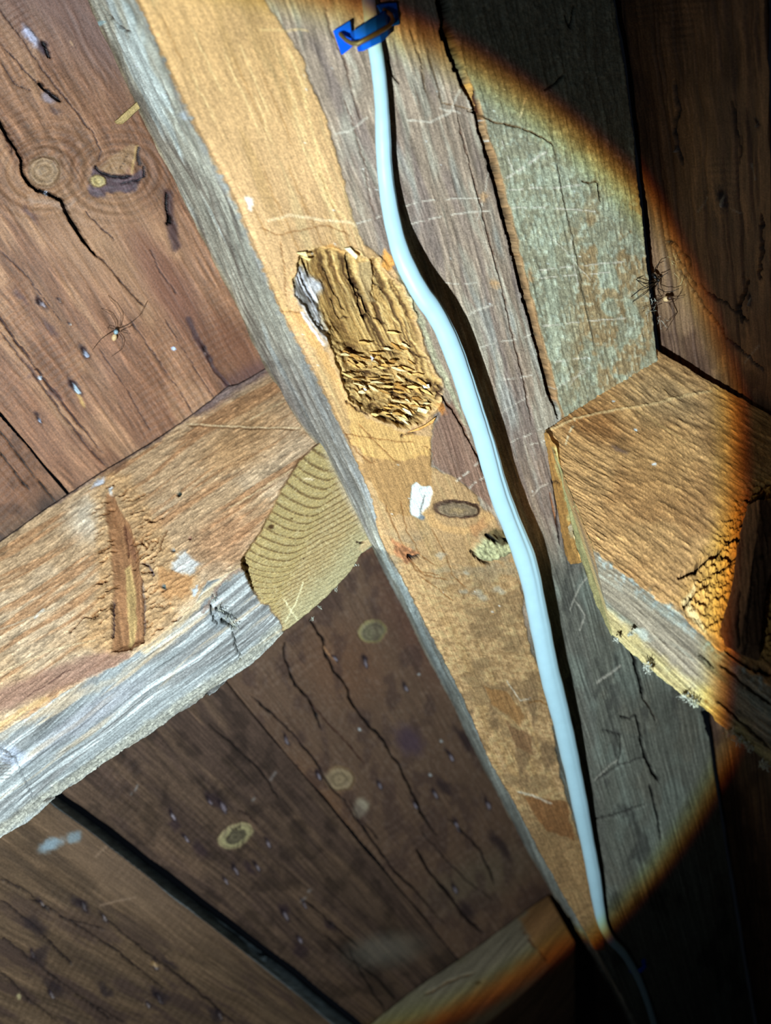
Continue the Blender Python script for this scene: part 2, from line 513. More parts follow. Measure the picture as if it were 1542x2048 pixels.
    # smooth reddish hewn patches
    for poly, col, k in (
            ([(668, 870), (722, 925), (728, 905), (800, 922), (850, 895), (860, 905), (865, 990), (850, 1000), (838, 968), (822, 968), (818, 1030), (780, 1030), (740, 970), (700, 900)], (168, 122, 72), .8),
            ([(580, 620), (600, 622), (640, 672), (690, 790), (672, 770), (640, 720), (600, 650)], (196, 140, 80), .8),
            ([(690, 790), (730, 835), (800, 862), (862, 870), (862, 905), (800, 922), (728, 912), (700, 880)], (208, 156, 88), .8),
            ([(762, 512), (772, 498), (794, 522), (776, 540), (760, 530)], (226, 150, 70), .9),
            ([(640, 496), (660, 486), (690, 506), (690, 516), (660, 508)], (222, 152, 78), .9),
            ([(866, 800), (888, 806), (896, 830), (880, 832)], (214, 130, 60), .8),
            ([(965, 1372), (1010, 1380), (1050, 1430), (1040, 1450), (985, 1410)], (140, 96, 54), .8),
            ([(1010, 1440), (1062, 1470), (1068, 1510), (1030, 1490)], (120, 84, 54), .8),
            ([(1045, 1590), (1130, 1600), (1150, 1680), (1090, 1660)], (120, 76, 42), .8)):
        S.mix(ss(2, -3, S.sdf(poly, 1.8)), hexc(*col) * (.85 + .3 * gr)[..., None], k)
    # reddish left margin between knots
    S.mix(ss(14, 2, S.dist([(575, 625), (640, 700), (700, 830)], 1)[0]) * yel, hexc(214, 160, 96), .5)
    # long grain lines in the pale zone
    random.seed(4)
    for k in range(26):
        x0 = random.uniform(300, 640); y0 = random.uniform(0, 420); L = random.uniform(90, 300)
        dx, dy = VP[0] - x0, VP[1] - y0; q = math.hypot(dx, dy); pts = [(x0 + dx / q * L * t + random.uniform(-3, 3), y0 + dy / q * L * t) for t in (0, .33, .66, 1)]
        D, s_, T_ = S.dist(pts, 1); m = ss(2.6, .4, D) * ss(0, .2, T_) * ss(1, .8, T_) * yel
        S.mix(m, hexc(*((150, 104, 56) if k % 2 else (242, 200, 132))), .55)
    for pts in ([(688, 860), (716, 905), (740, 925), (748, 922)], [(715, 845), (745, 880), (790, 920), (800, 924)],
                [(690, 868), (760, 878), (830, 884)], [(565, 620), (580, 622), (603, 625), (622, 645)], [(845, 890), (870, 905), (860, 930)],
                [(800, 1000), (812, 1060), (840, 1110), (870, 1130)], [(770, 1010), (800, 1080), (830, 1140), (880, 1150)],
                [(860, 1050), (885, 1100), (905, 1150), (930, 1172)], [(800, 1100), (850, 1150), (895, 1160)], [(838, 1150), (880, 1180), (905, 1200)],
                [(560, 480), (568, 540), (572, 600)], [(520, 455), (560, 470), (600, 460), (650, 450), (700, 470)]):
        S.crack(pts, 1.8, .0006, (120, 76, 38), 1, k=.7)
    S.trail([(535, 442), (580, 430), (640, 440), (700, 445), (712, 452)], 5, (236, 200, 150), 0, .7)
    S.trail([(520, 60), (575, 62), (600, 58), (615, 62)], 4, (235, 190, 120), 0, .6)
    S.trail([(575, 100), (600, 160), (640, 340), (660, 400), (690, 440)], 5, (240, 200, 130), 0, .6)
    # ---- the torn knot hollow
    g = S.sdf(GUT, 2.2); m = ss(1.5, -2.5, g)
    depth = ss(0, -45, g)
    # fibres run down the post in the upper half and curl to the right lower down
    k = ss(620, 760, Y - (X - 720) * .45)
    a1 = X * .90 - Y * .43; a2 = X * .40 - Y * .92
    wob = (fbm(X / 34, Y / 34, 151, 3) - .5) * 26
    s1 = X * .43 + Y * .90; s2 = X * .92 + Y * .40
    f1 = fbm((a1 + wob * .5) / 5.0, s1 / 150, 161, 3, .8); f2 = fbm((a2 + wob) / 6.0, s2 / 34, 171, 4, .8)
    f = f1 * (1 - k) + f2 * k
    base = hexc(170, 130, 74) * np.ones_like(S.C)
    dark = ss(.50, .36, f)[..., None]; lite = ss(.52, .66, f)[..., None]
    base = base * (1 - .85 * dark) + hexc(74, 48, 24) * .85 * dark
    base = base * (1 - .6 * lite) + hexc(222, 182, 116) * .6 * lite
    base = base * (1 + .5 * (fbm((a1 + wob * .3) / 2.6, s1 / 70, 165, 2) - .5) * (1 - k) + .5 * (fbm((a2 + wob) / 2.8, s2 / 16, 166, 2) - .5) * k)[..., None]
    core = ss(42, 10, S.dist([(650, 560), (690, 640), (720, 680)], 1)[0])[..., None]
    base = base * (1 - .45 * core) + hexc(130, 92, 44) * .45 * core
    S.mix(m, base)
    amp = .0030 * (1 - k) + .0055 * k
    S.h += m * (-.004 - .008 * depth + (f - .5) * 2 * amp * ss(0, -14, g))
    # torn lip round the hollow
    lip = ss(9, 1, abs(g)) * (.3 + .7 * vn(X / 5, Y / 5, 181))
    S.mix(lip, hexc(226, 176, 108), .55); S.h += lip * .0022
    # bleached shoulder at its left
    bl_ = ss(6, -10, S.sdf([(594, 530), (625, 548), (650, 560), (655, 580), (642, 610), (656, 650), (652, 700), (640, 678), (618, 645), (596, 612), (584, 580)], 3))
    st = ss(.42, .6, fbm((a1) / 3.2, s1 / 40, 191, 3))
    S.mix(bl_, hexc(200, 196, 196) * (1 - .5 * (1 - st))[..., None], .8); S.h += bl_ * .002
    S.mix(ss(4, 0, S.dist([(602, 625), (622, 655), (645, 690)], 1)[0]), hexc(226, 226, 232), .8)
    for pts, w, d in (([(692, 508), (704, 530), (714, 560), (728, 600), (738, 640), (752, 628)], 5, .009), ([(696, 512), (712, 548), (722, 580)], 6, .009),
                      ([(715, 555), (738, 605), (750, 635)], 6, .008), ([(753, 565), (765, 572), (773, 582)], 4, .006), ([(654, 530), (680, 590), (700, 625)], 3.5, .006),
                      ([(672, 600), (690, 640), (710, 640)], 3, .005), ([(735, 750), (765, 755), (780, 765)], 4, .006), ([(823, 765), (845, 772), (862, 785)], 7, .008),
                      ([(796, 793), (815, 790), (830, 800)], 6, .008), ([(793, 845), (812, 850), (830, 838), (850, 822), (866, 800)], 7, .008), ([(745, 828), (775, 838), (800, 850)], 5, .006),
                      ([(762, 825), (785, 832), (798, 842)], 5, .006), ([(740, 795), (755, 805)], 4, .005), ([(800, 872), (815, 866), (832, 864)], 3.5, .004),
                      ([(878, 770), (884, 778), (874, 800)], 5, .006), ([(820, 700), (840, 712), (855, 720)], 3, .004), ([(790, 700), (800, 712), (812, 716)], 3, .004),
                      ([(745, 620), (760, 640), (790, 655)], 3, .004), ([(770, 740), (790, 746), (810, 742)], 3.5, .005), ([(690, 800), (710, 818), (735, 830)], 4, .005)):
        S.crack(pts, w * .62, d * .6, (50, 30, 14), 1.5, k=.85)
    S.mix(ss(2, -3, S.sdf([(716, 525), (742, 520), (750, 560), (752, 590), (762, 608), (742, 606), (728, 570)], 1.2)), hexc(156, 126, 84) * (.75 + .5 * f1)[..., None], .8)
    S.h += ss(2, -3, S.sdf([(716, 525), (742, 520), (750, 560), (752, 590), (762, 608), (742, 606), (728, 570)], 1.2)) * .004
    # ---- grey-green band beside the hollow
    b = ss(9, 3, S.dist([(800, 545), (820, 590), (848, 660), (872, 720), (905, 790), (925, 850)], 1.5)[0])
    S.mix(b, hexc(176, 166, 126) * (.8 + .4 * sp)[..., None], .75)
    # ---- dark brown patch and dark margins
    S.mix(ss(3, -3, S.sdf([(866, 850), (905, 800), (940, 880), (975, 960), (985, 1020), (955, 990), (925, 965), (865, 932)], 1.5)), hexc(128, 92, 72) * (.8 + .4 * gr2)[..., None], .8)
    # eye-shaped knot
    S.knot(913, 1018, 44, 17, 6, (140, 114, 84), (74, 50, 36), .0015, 3); S.mix(ss(1, .3, S.ell(915, 1018, 26, 9, 6, 3)), hexc(168, 134, 88), .6); S.crack([(872, 1012), (900, 1002), (935, 1003), (958, 1012)], 2, .002, (60, 40, 30)); S.crack([(880, 1028), (915, 1036), (950, 1028)], 2, .002, (70, 46, 34))
    S.mix(ss(.30, .10, abs(S.ell(913, 1028, 58, 32, 6) - 1.0)) * ss(1015, 1030, Y), hexc(214, 158, 96), .6)
    S.mix(ss(3, -4, S.sdf([(935, 1048), (968, 1035), (975, 1055), (950, 1078), (940, 1062)], 2)), hexc(180, 124, 78), .7)
    # crusty grey-green knot under the cable
    cr = ss(1.08, .9, S.ell(984, 1093, 42, 22, -18, 2))
    S.mix(cr, hexc(168, 158, 112) * (.7 + .6 * vn(X / 3.5, Y / 3.5, 5))[..., None]); S.h += cr * (.004 + .003 * fbm(X / 6, Y / 6, 8, 3))
    S.mix(ss(3, -2, S.sdf([(968, 1072), (992, 1056), (1020, 1065), (1024, 1080), (1000, 1082)], 2)), hexc(88, 74, 46) * (.6 + .8 * vn(X / 3, Y / 8, 6))[..., None], .85)
    S.crack([(970, 1070), (982, 1076), (990, 1080)], 6, .006, (18, 12, 6)); S.crack([(1000, 1072), (1012, 1080)], 5, .005, (18, 12, 6))
    S.crack([(941, 1100), (948, 1112), (962, 1122), (982, 1128)], 4, .004, (60, 42, 20))
    # white chip scar
    ch = ss(1.5, -1.5, S.sdf([(822, 972), (832, 964), (843, 972), (861, 972), (864, 988), (856, 1010), (842, 1028), (838, 1036), (822, 1030), (818, 1022), (820, 995)], .8))
    S.mix(ch, hexc(236, 232, 212) * (.88 + .14 * S.grain(40, 3, 201, 3))[..., None]); S.h -= ch * .0012
    S.crack([(850, 990), (844, 1015), (841, 1032)], 1.6, .001, (110, 100, 90))
    S.mix(ss(1.1, .6, S.ell(842, 1034, 7, 5, 0)), hexc(110, 112, 110))
    # small dark bark knot at the arris
    S.mix(ss(3, -3, S.sdf([(780, 1075), (800, 1090), (840, 1105), (838, 1118), (815, 1125), (790, 1110)], 2.5)), hexc(176, 110, 70) * (.6 + .8 * vn(X / 4, Y / 4, 15))[..., None], .8)
    S.crack([(815, 1110), (825, 1117), (838, 1112)], 8, .005, (30, 22, 20))
    # grey scuffs
    for cx, cy, r in ((925, 1180, 12), (930, 1145, 8), (880, 1110, 9), (1000, 1180, 14), (960, 1190, 20)):
        S.mix(ss(1.2, .4, S.ell(cx, cy, r, r * .6, 20, 2.5)), hexc(176, 164, 140), .55)
    # ---- grey side face
    if side.any():
        sg = S.grain(200, 7, 211, 4); sg2 = S.grain(90, 2.6, 221, 3)
        cc = hexc(158, 151, 130) * np.ones_like(S.C)
        for a_, b_, col, kk in ((.52, .7, (112, 102, 88), .8), (.6, .8, (192, 198, 188), .0), (.30, .42, (0, 0, 0), 0)):
            mm = (ss(a_, b_, sg) * kk)[..., None]; cc = cc * (1 - mm) + hexc(*col) * mm
        mm = (ss(.56, .74, S.grain(240, 12, 231, 3)) * .7)[..., None]; cc = cc * (1 - mm) + hexc(188, 194, 182) * mm
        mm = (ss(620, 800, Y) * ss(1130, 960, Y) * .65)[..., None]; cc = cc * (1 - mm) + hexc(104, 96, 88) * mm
        mm = (ss(1150, 1300, Y) * .45)[..., None]; cc = cc * (1 - mm) + hexc(116, 118, 108) * mm
        mm = (ss(1.8, 1.97, S.reg + 0 * X) * ss(.4, .6, fbm(X / 12, Y / 12, 241, 3)) * .6)[..., None]; cc = cc * (1 - mm) + hexc(120, 118, 112) * mm
        mm = (ss(1.12, 1.0, S.reg + 0 * X) * .6)[..., None]; cc = cc * (1 - mm) + hexc(150, 128, 92) * mm
        cc *= (.72 + .84 * sg2)[..., None]
        w_ = ss(1.97, 1.93, S.reg + (fbm(X / 9, Y / 9, 245, 3) - .5) * .10 + 0 * X)[..., None] * side[..., None]
        S.C = S.C * (1 - w_) + cc * w_
        S.h += w_[..., 0] * ((sg - .5) * .005 + (sg2 - .5) * .0024)
    for pts in ([(202, 12), (212, 26), (225, 38)], [(222, 30), (240, 50), (262, 62)], [(330, 180), (350, 230), (362, 262)]):
        S.crack(pts, 4, .003, (60, 44, 34))
    S.mix(ss(1.1, .5, S.ell(202, 46, 7, 5)), hexc(170, 200, 195), .8)
    S.mix(ss(1.2, .4, S.ell(370, 230, 9, 13, 60, 3)), hexc(190, 196, 196), .6)
    S.mix(ss(1.2, .4, S.ell(498, 408, 8, 14, -20, 3)), hexc(238, 226, 212), .7)
    # ---- the deep drying crack with its orange lip
    CK = [(868, -110), (884, 0), (893, 60), (905, 105), (922, 150), (938, 185), (950, 215), (965, 268), (985, 330), (1003, 400), (1020, 468), (1035, 530), (1052, 598), (1066, 650), (1085, 720), (1104, 790), (1117, 834)]
    D, sg_, T_ = S.dist([(p[0] + 9, p[1]) for p in CK], .7)
    S.mix(ss(7, 3, D + 3 * vn(X / 20, Y / 20, 255)) * ss(.2, .3, T_), hexc(160, 110, 66) * (.75 + .5 * S.grain(60, 3, 251, 3))[..., None], .75)
    S.crack(CK, 14, .014, (10, 7, 5), .7, ends=(1, 0), wv=.2, k=1.0); S.crack(CK[:5], 22, .014, (8, 6, 5), .7, ends=(1, 0), wv=.2)
    S.crack([(902, 108), (912, 140), (922, 165)], 6, .004, (40, 30, 20)); S.crack([(950, 180), (958, 215), (965, 262), (971, 300)], 3.2, .004, (60, 30, 14))
    S.mix(ss(5, 2, S.dist([(940, 170), (950, 205), (957, 240), (966, 270)], .5)[0]), hexc(200, 144, 76), .8)
    # thinner cracks
    for pts, w, d, col in (([(915, 235), (925, 270), (945, 350), (962, 410), (985, 500), (1008, 590), (1030, 690), (1050, 770), (1062, 840)], 2.4, .002, (82, 56, 40)),
                           ([(1108, 290), (1118, 340), (1128, 400), (1146, 470), (1160, 540), (1172, 610), (1190, 690)], 1.8, .0012, (92, 80, 58)),
                           ([(1196, 365), (1200, 385), (1202, 402)], 4, .003, (50, 40, 22)), ([(1165, 362), (1180, 366), (1196, 362)], 2.5, .002, (80, 60, 34)),
                           ([(878, 785), (905, 820), (930, 862), (945, 895), (958, 915), (968, 950)], 3.2, .004, (70, 34, 16)),
                           ([(775, 120), (785, 148), (799, 168)], 3, .003, (50, 36, 24)), ([(822, 60), (842, 120), (852, 185)], 2, .0015, (86, 66, 44)),
                           ([(845, 60), (870, 150), (885, 210)], 1.8, .001, (86, 66, 44)), ([(648, 0), (660, 60), (690, 120), (705, 190), (722, 240)], 2.4, .0015, (96, 72, 56)),
                           ([(690, 200), (710, 260), (728, 320), (740, 400), (752, 440)], 2, .0012, (104, 80, 64)),
                           ([(935, 222), (965, 232), (990, 244), (1030, 252), (1062, 262), (1095, 280), (1108, 293)], 2.6, .002, (90, 62, 34)),
                           ([(885, 205), (925, 215), (950, 222)], 1.8, .001, (110, 80, 50)),
                           ([(1263, 1300), (1272, 1330), (1284, 1375), (1288, 1400)], 7, .007, (12, 10, 8)), ([(1288, 1400), (1300, 1418), (1312, 1440)], 3, .003, (50, 38, 28)),
                           ([(1274, 1432), (1282, 1470), (1290, 1510), (1305, 1545), (1320, 1565)], 6, .007, (12, 10, 8)), ([(1240, 1432), (1262, 1440), (1272, 1430)], 3, .003, (40, 36, 30)),
                           ([(1300, 1570), (1315, 1630), (1322, 1680)], 5, .005, (14, 12, 10)), ([(1405, 1420), (1412, 1440), (1420, 1470)], 7, .006, (12, 10, 8)),
                           ([(1205, 1460), (1240, 1470), (1244, 1500), (1235, 1530)], 3, .003, (60, 56, 48)), ([(1195, 1560), (1240, 1530), (1290, 1515)], 3, .003, (50, 46, 40)),
                           ([(1190, 1640), (1230, 1630), (1290, 1610)], 4, .004, (40, 36, 30)), ([(1096, 880), (1104, 940), (1112, 1000), (1118, 1060), (1122, 1090)], 3, .003, (40, 26, 22)),
                           ([(1100, 985), (1108, 1025), (1116, 1060)], 3, .001, (150, 96, 60)), ([(1130, 30), (1140, 55), (1150, 10)], 3, .003, (20, 18, 16)),
                           ([(1090, 180), (1110, 168), (1130, 150)], 3, .003, (30, 26, 20)), ([(1055, 1405), (1080, 1400), (1096, 1410)], 2, .001, (120, 80, 40))):
        S.crack(pts, w, d, col, .8)
    # old scratches, saw marks and beaded trails
    PT = (214, 196, 168)
    for pts, w, bead in (([(713, 447), (738, 440), (761, 432)], 2.4, 9), ([(808, 412), (850, 402), (900, 398), (945, 396), (978, 396)], 2.2, 8), ([(820, 448), (870, 436), (920, 426), (980, 421)], 2.4, 9),
                         ([(1014, 356), (1045, 335), (1075, 315), (1103, 297)], 4.5, 5), ([(1018, 380), (1070, 376), (1120, 375), (1160, 370)], 2.6, 8), ([(1024, 416), (1080, 414), (1140, 418), (1200, 424)], 2.4, 9),
                         ([(1080, 540), (1140, 534), (1200, 528), (1260, 522)], 2.4, 9), ([(1080, 556), (1150, 550), (1220, 544)], 2, 10), ([(1085, 652), (1150, 645), (1200, 640), (1255, 636)], 2.2, 9),
                         ([(1110, 724), (1150, 718), (1200, 712)], 2, 9), ([(1140, 770), (1160, 745), (1180, 735)], 1.8, 0), ([(670, 268), (700, 262), (735, 235)], 3.5, 0), ([(1040, 235), (1046, 215), (1052, 195)], 3, 6),
                         ([(886, 566), (925, 568), (960, 564)], 2, 9), ([(960, 695), (1000, 684), (1045, 676), (1062, 668)], 2.2, 8), ([(938, 630), (960, 618), (985, 610)], 4, 0), ([(1004, 825), (1030, 808), (1055, 795)], 2, 0),
                         ([(1005, 760), (1040, 755), (1078, 748)], 2, 8), ([(912, 962), (930, 950), (955, 925)], 3, 5), ([(938, 976), (955, 962), (975, 950)], 2.2, 6), ([(1022, 884), (1050, 872), (1082, 858)], 2.4, 6),
                         ([(1060, 890), (1090, 880)], 2.4, 5), ([(1066, 992), (1080, 975), (1096, 966)], 2, 0), ([(880, 218), (905, 222), (920, 226)], 4, 0), ([(955, 440), (965, 410), (978, 340)], 2, 0),
                         ([(815, 240), (860, 245), (900, 225), (920, 180)], 4, 0), ([(1190, 1560), (1215, 1535), (1235, 1520)], 2, 0), ([(1195, 1365), (1220, 1348), (1240, 1332)], 4, 0),
                         ([(1160, 1260), (1170, 1230), (1150, 1200)], 2, 0), ([(1140, 1220), (1160, 1170), (1180, 1150)], 2, 0), ([(1035, 1582), (1065, 1590), (1100, 1605)], 4, 0), ([(1012, 1360), (1040, 1400), (1060, 1395)], 2, 0),
                         ([(1025, 340), (1010, 300), (1000, 270)], 1.8, 8), ([(1140, 480), (1148, 520), (1156, 575)], 1.6, 0), ([(1094, 470), (1130, 500), (1180, 560)], 1.4, 0), ([(1080, 800), (1120, 770), (1170, 745)], 1.4, 0)):
        S.trail(pts, w, PT, bead, .75, .0004)
    for cx, cy in ((969, 395), (985, 568), (1008, 368), (1062, 552), (992, 565)):
        S.mix(ss(1.3, .2, S.ell(cx, cy, 7, 12, -20, 4.5)), hexc(196, 144, 92), .65)
    random.seed(9)
    for k in range(60):       # pale grit
        x0, y0 = random.uniform(600, 1250), random.uniform(80, 1250)
        S.mix(ss(1.2, .5, S.ell(x0, y0, random.uniform(1.6, 3), random.uniform(1.4, 2.2), 0, 0)), hexc(226, 220, 204), .7)
    S.C *= (.9 + .2 * sp)[..., None]
    S.h += (sp - .5) * .0003


Z = [(-110, 0)]
R1 = rail([(-25, -420), (125, -100), (175, 0), (230, 110), (300, 260), (370, 400), (440, 540), (525, 722), (533, 738, 1.47), (600, 840, 1.56), (650, 905, 1.62), (700, 1000, 1.66), (744, 1088, 1.66),
           (750, 1100, 1.27), (790, 1180), (840, 1280), (890, 1380), (940, 1480), (980, 1560), (1040, 1670), (1090, 1760), (1150, 1850, .90), (1300, 2120, .82)], wL)
R2 = rail([(100, -420), (238, -100), (285, 0), (330, 100), (400, 250), (480, 400), (520, 500), (570, 620), (640, 750), (702, 880), (750, 1000), (765, 1080), (806, 1150), (872, 1280), (932, 1400), (982, 1520),
           (1030, 1600), (1080, 1700), (1130, 1790), (1165, 1850), (1315, 2120)], wM)
R3 = rail([(1165, -420), (1210, -100), (1225, 0), (1250, 150), (1268, 300), (1282, 420), (1292, 520), (1312, 698), (1350, 1000), (1400, 1350), (1435, 1600), (1475, 1850), (1520, 2120)], wM)
R0 = [(x + 30, y, w - .10) for x, y, w in R1]
R4 = [(x - 20, y, w - .16) for x, y, w in R3]
NT = 1090
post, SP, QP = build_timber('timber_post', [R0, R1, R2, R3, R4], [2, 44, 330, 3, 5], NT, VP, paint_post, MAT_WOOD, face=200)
tag(post, 'broad timber post running diagonally down the picture, pale at left with a torn hollow', 'timber post')

# ================================================================ LEFT WALL BOARDS
wall_left = empty('wall_left', W(P(300, 900, 1.5))); wall_left['kind'] = 'structure'


def board_base(S, seed, col1, col2, col3):
    X, Y = S.X, S.Y
    g1 = S.grain(220, 26, seed, 4); g2 = S.grain(110, 5, seed + 9, 4); g3 = S.grain(50, 2.8, seed + 13, 3)
    S.C = hexc(*col1) * np.ones_like(S.C)
    S.mix(ss(.42, .62, g1), hexc(*col2), .8); S.mix(ss(.58, .74, S.grain(160, 40, seed + 21, 3)), hexc(*col3), .7)
    S.C *= (.74 + .52 * g2)[..., None]; S.C *= (.84 + .32 * g3)[..., None]
    sp = vn(X / 3, Y / 3, seed + 2); S.C *= (.92 + .16 * sp)[..., None]
    S.h += (g2 - .5) * .0014 + (g3 - .5) * .0006 + (fbm(X / 90, Y / 90, seed + 30, 2) - .5) * .004
    # saw ripples across the grain
    S.h += .0003 * np.sin(S.g / 2.2 + 4 * fbm(X / 50, Y / 50, seed + 33, 2)) * ss(.5, .65, fbm(X / 120, Y / 120, seed + 35, 2))


def flake(S, x, y, L, ang, col=(170, 160, 160), dark=True):
    """a raised torn splinter with a dark pocket behind it"""
    c, s_ = math.cos(math.radians(ang)), math.sin(math.radians(ang))
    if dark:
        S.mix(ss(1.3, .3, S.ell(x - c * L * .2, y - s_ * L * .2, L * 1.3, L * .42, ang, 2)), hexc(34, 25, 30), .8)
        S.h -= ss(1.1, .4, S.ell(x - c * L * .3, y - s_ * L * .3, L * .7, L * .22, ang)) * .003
    e = S.ell(x + c * L * .25, y + s_ * L * .25, L * .55, max(2.4, L * .2), ang, 1.5); m = ss(1.15, .6, e)
    S.mix(m, hexc(*col), .85); S.h += m * .003


def paint_board1(S):
    X, Y = S.X, S.Y
    board_base(S, 300, (140, 98, 70), (124, 84, 60), (162, 118, 84))
    S.mix(ss(200, 0, Y - .6 * X + 60) * ss(260, 100, Y), hexc(110, 84, 76), .7)
    S.mix(ss(1.3, .3, S.ell(210, 470, 190, 120, 40)), hexc(172, 128, 92), .55)
    S.mix(ss(1.3, .2, S.ell(60, 380, 90, 50, 30)), hexc(172, 126, 88), .5)
    S.mix(ss(1.2, .3, S.ell(330, 560, 45, 170, -32, 2)), hexc(112, 70, 54), .6)
    S.mix(ss(1.2, .3, S.ell(470, 700, 50, 100, -32, 2)), hexc(108, 66, 46), .5)
    # rippled grain round the knots
    for cx, cy in ((88, 342), (235, 350)):
        r = np.hypot((X - cx) * .8 + (Y - cy) * .3, (Y - cy) - (X - cx) * .2)
        mm = ss(150, 50, r)
        S.C *= (1 - .14 * mm * (.5 + .5 * np.sin(r / 2.6 + 3 * fbm(X / 20, Y / 20, 311, 2))))[..., None]
        S.h += mm * .0006 * np.sin(r / 3.2)
    S.knot(89, 343, 31, 31, 20, (162, 126, 92), (122, 92, 66), .0006, 3)
    S.crack([(65, 318), (85, 312), (105, 320), (116, 338)], 1.6, .0008, (90, 60, 44), k=.7)
    # burl
    S.mix(ss(3, -4, S.sdf([(200, 335), (225, 310), (265, 288), (275, 300), (262, 330), (245, 352), (215, 348)], 1.5)), hexc(150, 114, 80), .8)
    S.mix(ss(3, -3, S.sdf([(189, 332), (204, 340), (232, 352), (262, 352), (284, 335), (288, 352), (270, 384), (215, 386), (208, 398), (190, 396), (178, 385), (180, 362)], 1.8)),
          hexc(84, 66, 68) * (.65 + .7 * fbm(X / 16, Y / 4, 321, 3))[..., None], .9)
    S.crack([(190, 330), (200, 342), (222, 352), (248, 356), (262, 352)], 4, .003, (30, 22, 26)); S.crack([(286, 330), (288, 352), (276, 362), (240, 366)], 4, .003, (30, 22, 26))
    S.crack([(276, 295), (276, 315), (280, 330)], 7, .002, (56, 44, 40)); S.crack([(240, 340), (250, 320), (255, 308)], 1.6, .001, (90, 66, 48))
    S.knot(196, 362, 16, 13, 0, (186, 158, 102), (110, 86, 60), .002, 2)
    S.mix(ss(4, 1, S.dist([(262, 345), (268, 318), (272, 292)], 1)[0]), hexc(190, 150, 96), .8)
    # slit knots
    for a, b_, w in (((335, 388), (352, 492), 16), ((378, 640), (420, 720), 10), ((420, 720), (455, 770), 7)):
        D, s_, T_ = S.dist([a, ((a[0] + b_[0]) / 2 - 3, (a[1] + b_[1]) / 2), b_], 1)
        S.mix(ss(w, w * .2, D), hexc(62, 42, 42), .8)
    S.crack([(334, 386), (333, 420), (338, 440), (334, 450)], 5, .004, (20, 14, 16))
    S.crack([(336, 430), (342, 438), (340, 446)], 7, .005, (16, 12, 12))
    flake(S, 412, 705, 12, 75, (170, 140, 130)); S.crack([(400, 680), (425, 735), (440, 755), (458, 770)], 2.5, .002, (60, 36, 28))
    # torn flakes
    S.mix(ss(1.2, .5, S.ell(60, 72, 30, 12, 55, 2)), hexc(176, 172, 186) * (.7 + .6 * fbm(X / 4, Y / 4, 331, 3))[..., None], .9); S.h += ss(1.2, .5, S.ell(60, 72, 30, 10, 55)) * .003
    S.mix(ss(1.2, .4, S.ell(86, 98, 12, 20, -25, 2)), hexc(54, 42, 48), .9); S.crack([(84, 82), (92, 98), (98, 118)], 7, .004, (24, 18, 20))
    S.crack([(78, 164), (88, 178), (102, 188), (119, 201)], 7, .006, (16, 10, 10)); S.mix(ss(1.2, .3, S.ell(96, 195, 20, 12, 35, 3)), hexc(134, 118, 120), .8)
    S.mix(ss(1.2, .3, S.ell(112, 222, 16, 10, 10, 3)), hexc(80, 60, 56), .6); S.mix(ss(1.2, .5, S.ell(142, 86, 7, 3, 60)), hexc(170, 130, 96), .8)
    for x0, y0, L, col in ((84, 608, 16, (176, 160, 158)), (172, 706, 16, (186, 190, 202)), (152, 775, 20, (200, 214, 216)), (78, 838, 12, (176, 186, 200)), (140, 648, 7, (190, 170, 150)), (120, 600, 8, (150, 120, 100))):
        flake(S, x0, y0, L, 55, col)
    S.mix(ss(1.2, .5, S.ell(162, 800, 20, 4, 58)), hexc(190, 146, 84), .8)
    for cx, cy in ((40, 590), (62, 740), (110, 790), (100, 660), (60, 430)):
        S.mix(ss(1.3, .3, S.ell(cx, cy, 26, 8, 55, 3)), hexc(84, 60, 58), .6)
    # the long split
    S.crack([(-40, 205), (0, 245), (14, 272), (30, 295), (42, 318), (44, 345), (54, 362), (72, 380), (92, 385), (112, 394), (124, 402), (132, 424), (146, 446), (165, 478), (190, 508)], 6.5, .010, (16, 11, 10), .8, ends=(1, 1))
    S.crack([(186, 505), (205, 522), (238, 558), (262, 588), (290, 614)], 2.4, .003, (60, 38, 26)); S.crack([(0, 262), (25, 295), (22, 305)], 2, .002, (50, 30, 22))
    S.mix(ss(10, 2, S.dist([(60, 400), (98, 404), (128, 420), (150, 400)], 2)[0]), hexc(180, 146, 122), .45)
    for pts, w, d in (([(0, 18), (50, 88), (100, 160), (145, 215), (182, 262), (203, 300), (196, 325)], 2.2, .0015), ([(0, 85), (40, 130), (85, 180)], 2, .001), ([(0, 120), (30, 170), (62, 182)], 2.4, .0012),
                      ([(170, 422), (200, 455), (228, 480)], 1.8, .001), ([(300, 500), (320, 540), (355, 590)], 1.8, .001), ([(0, 500), (60, 560), (120, 640)], 1.8, .001),
                      ([(-60, 560), (0, 636), (30, 680), (62, 722), (95, 768), (130, 812), (150, 840), (205, 905)], 3.2, .003), ([(0, 664), (40, 715), (80, 765), (118, 820), (180, 900), (215, 935)], 2.4, .002),
                      ([(200, 700), (240, 760), (300, 860)], 1.5, .0008), ([(260, 640), (330, 740), (390, 830)], 1.5, .0008), ([(330, 640), (380, 720), (430, 800)], 1.5, .0008)):
        S.crack(pts, w, d, (58, 38, 32))
    S.mix(ss(2.4, 1.4, S.ell(93, 387, 2, 2, 0, 0)), hexc(240, 245, 250)); S.mix(ss(2.4, 1.4, S.ell(348, 698, 2, 2, 0, 0)), hexc(200, 215, 240)); S.mix(ss(2.4, 1.4, S.ell(80, 756, 2, 2, 0, 0)), hexc(200, 200, 200))
    S.mix(ss(34, 4, S.dist([(465, 770), (540, 732)], 1)[0]) * .4, hexc(80, 56, 60))
    # ---------------- the same board below the rail
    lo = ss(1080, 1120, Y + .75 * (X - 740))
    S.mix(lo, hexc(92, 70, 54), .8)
    S.mix(lo * ss(1.3, .2, S.ell(690, 1330, 110, 90, 40, 2)), hexc(116, 78, 54), .5)
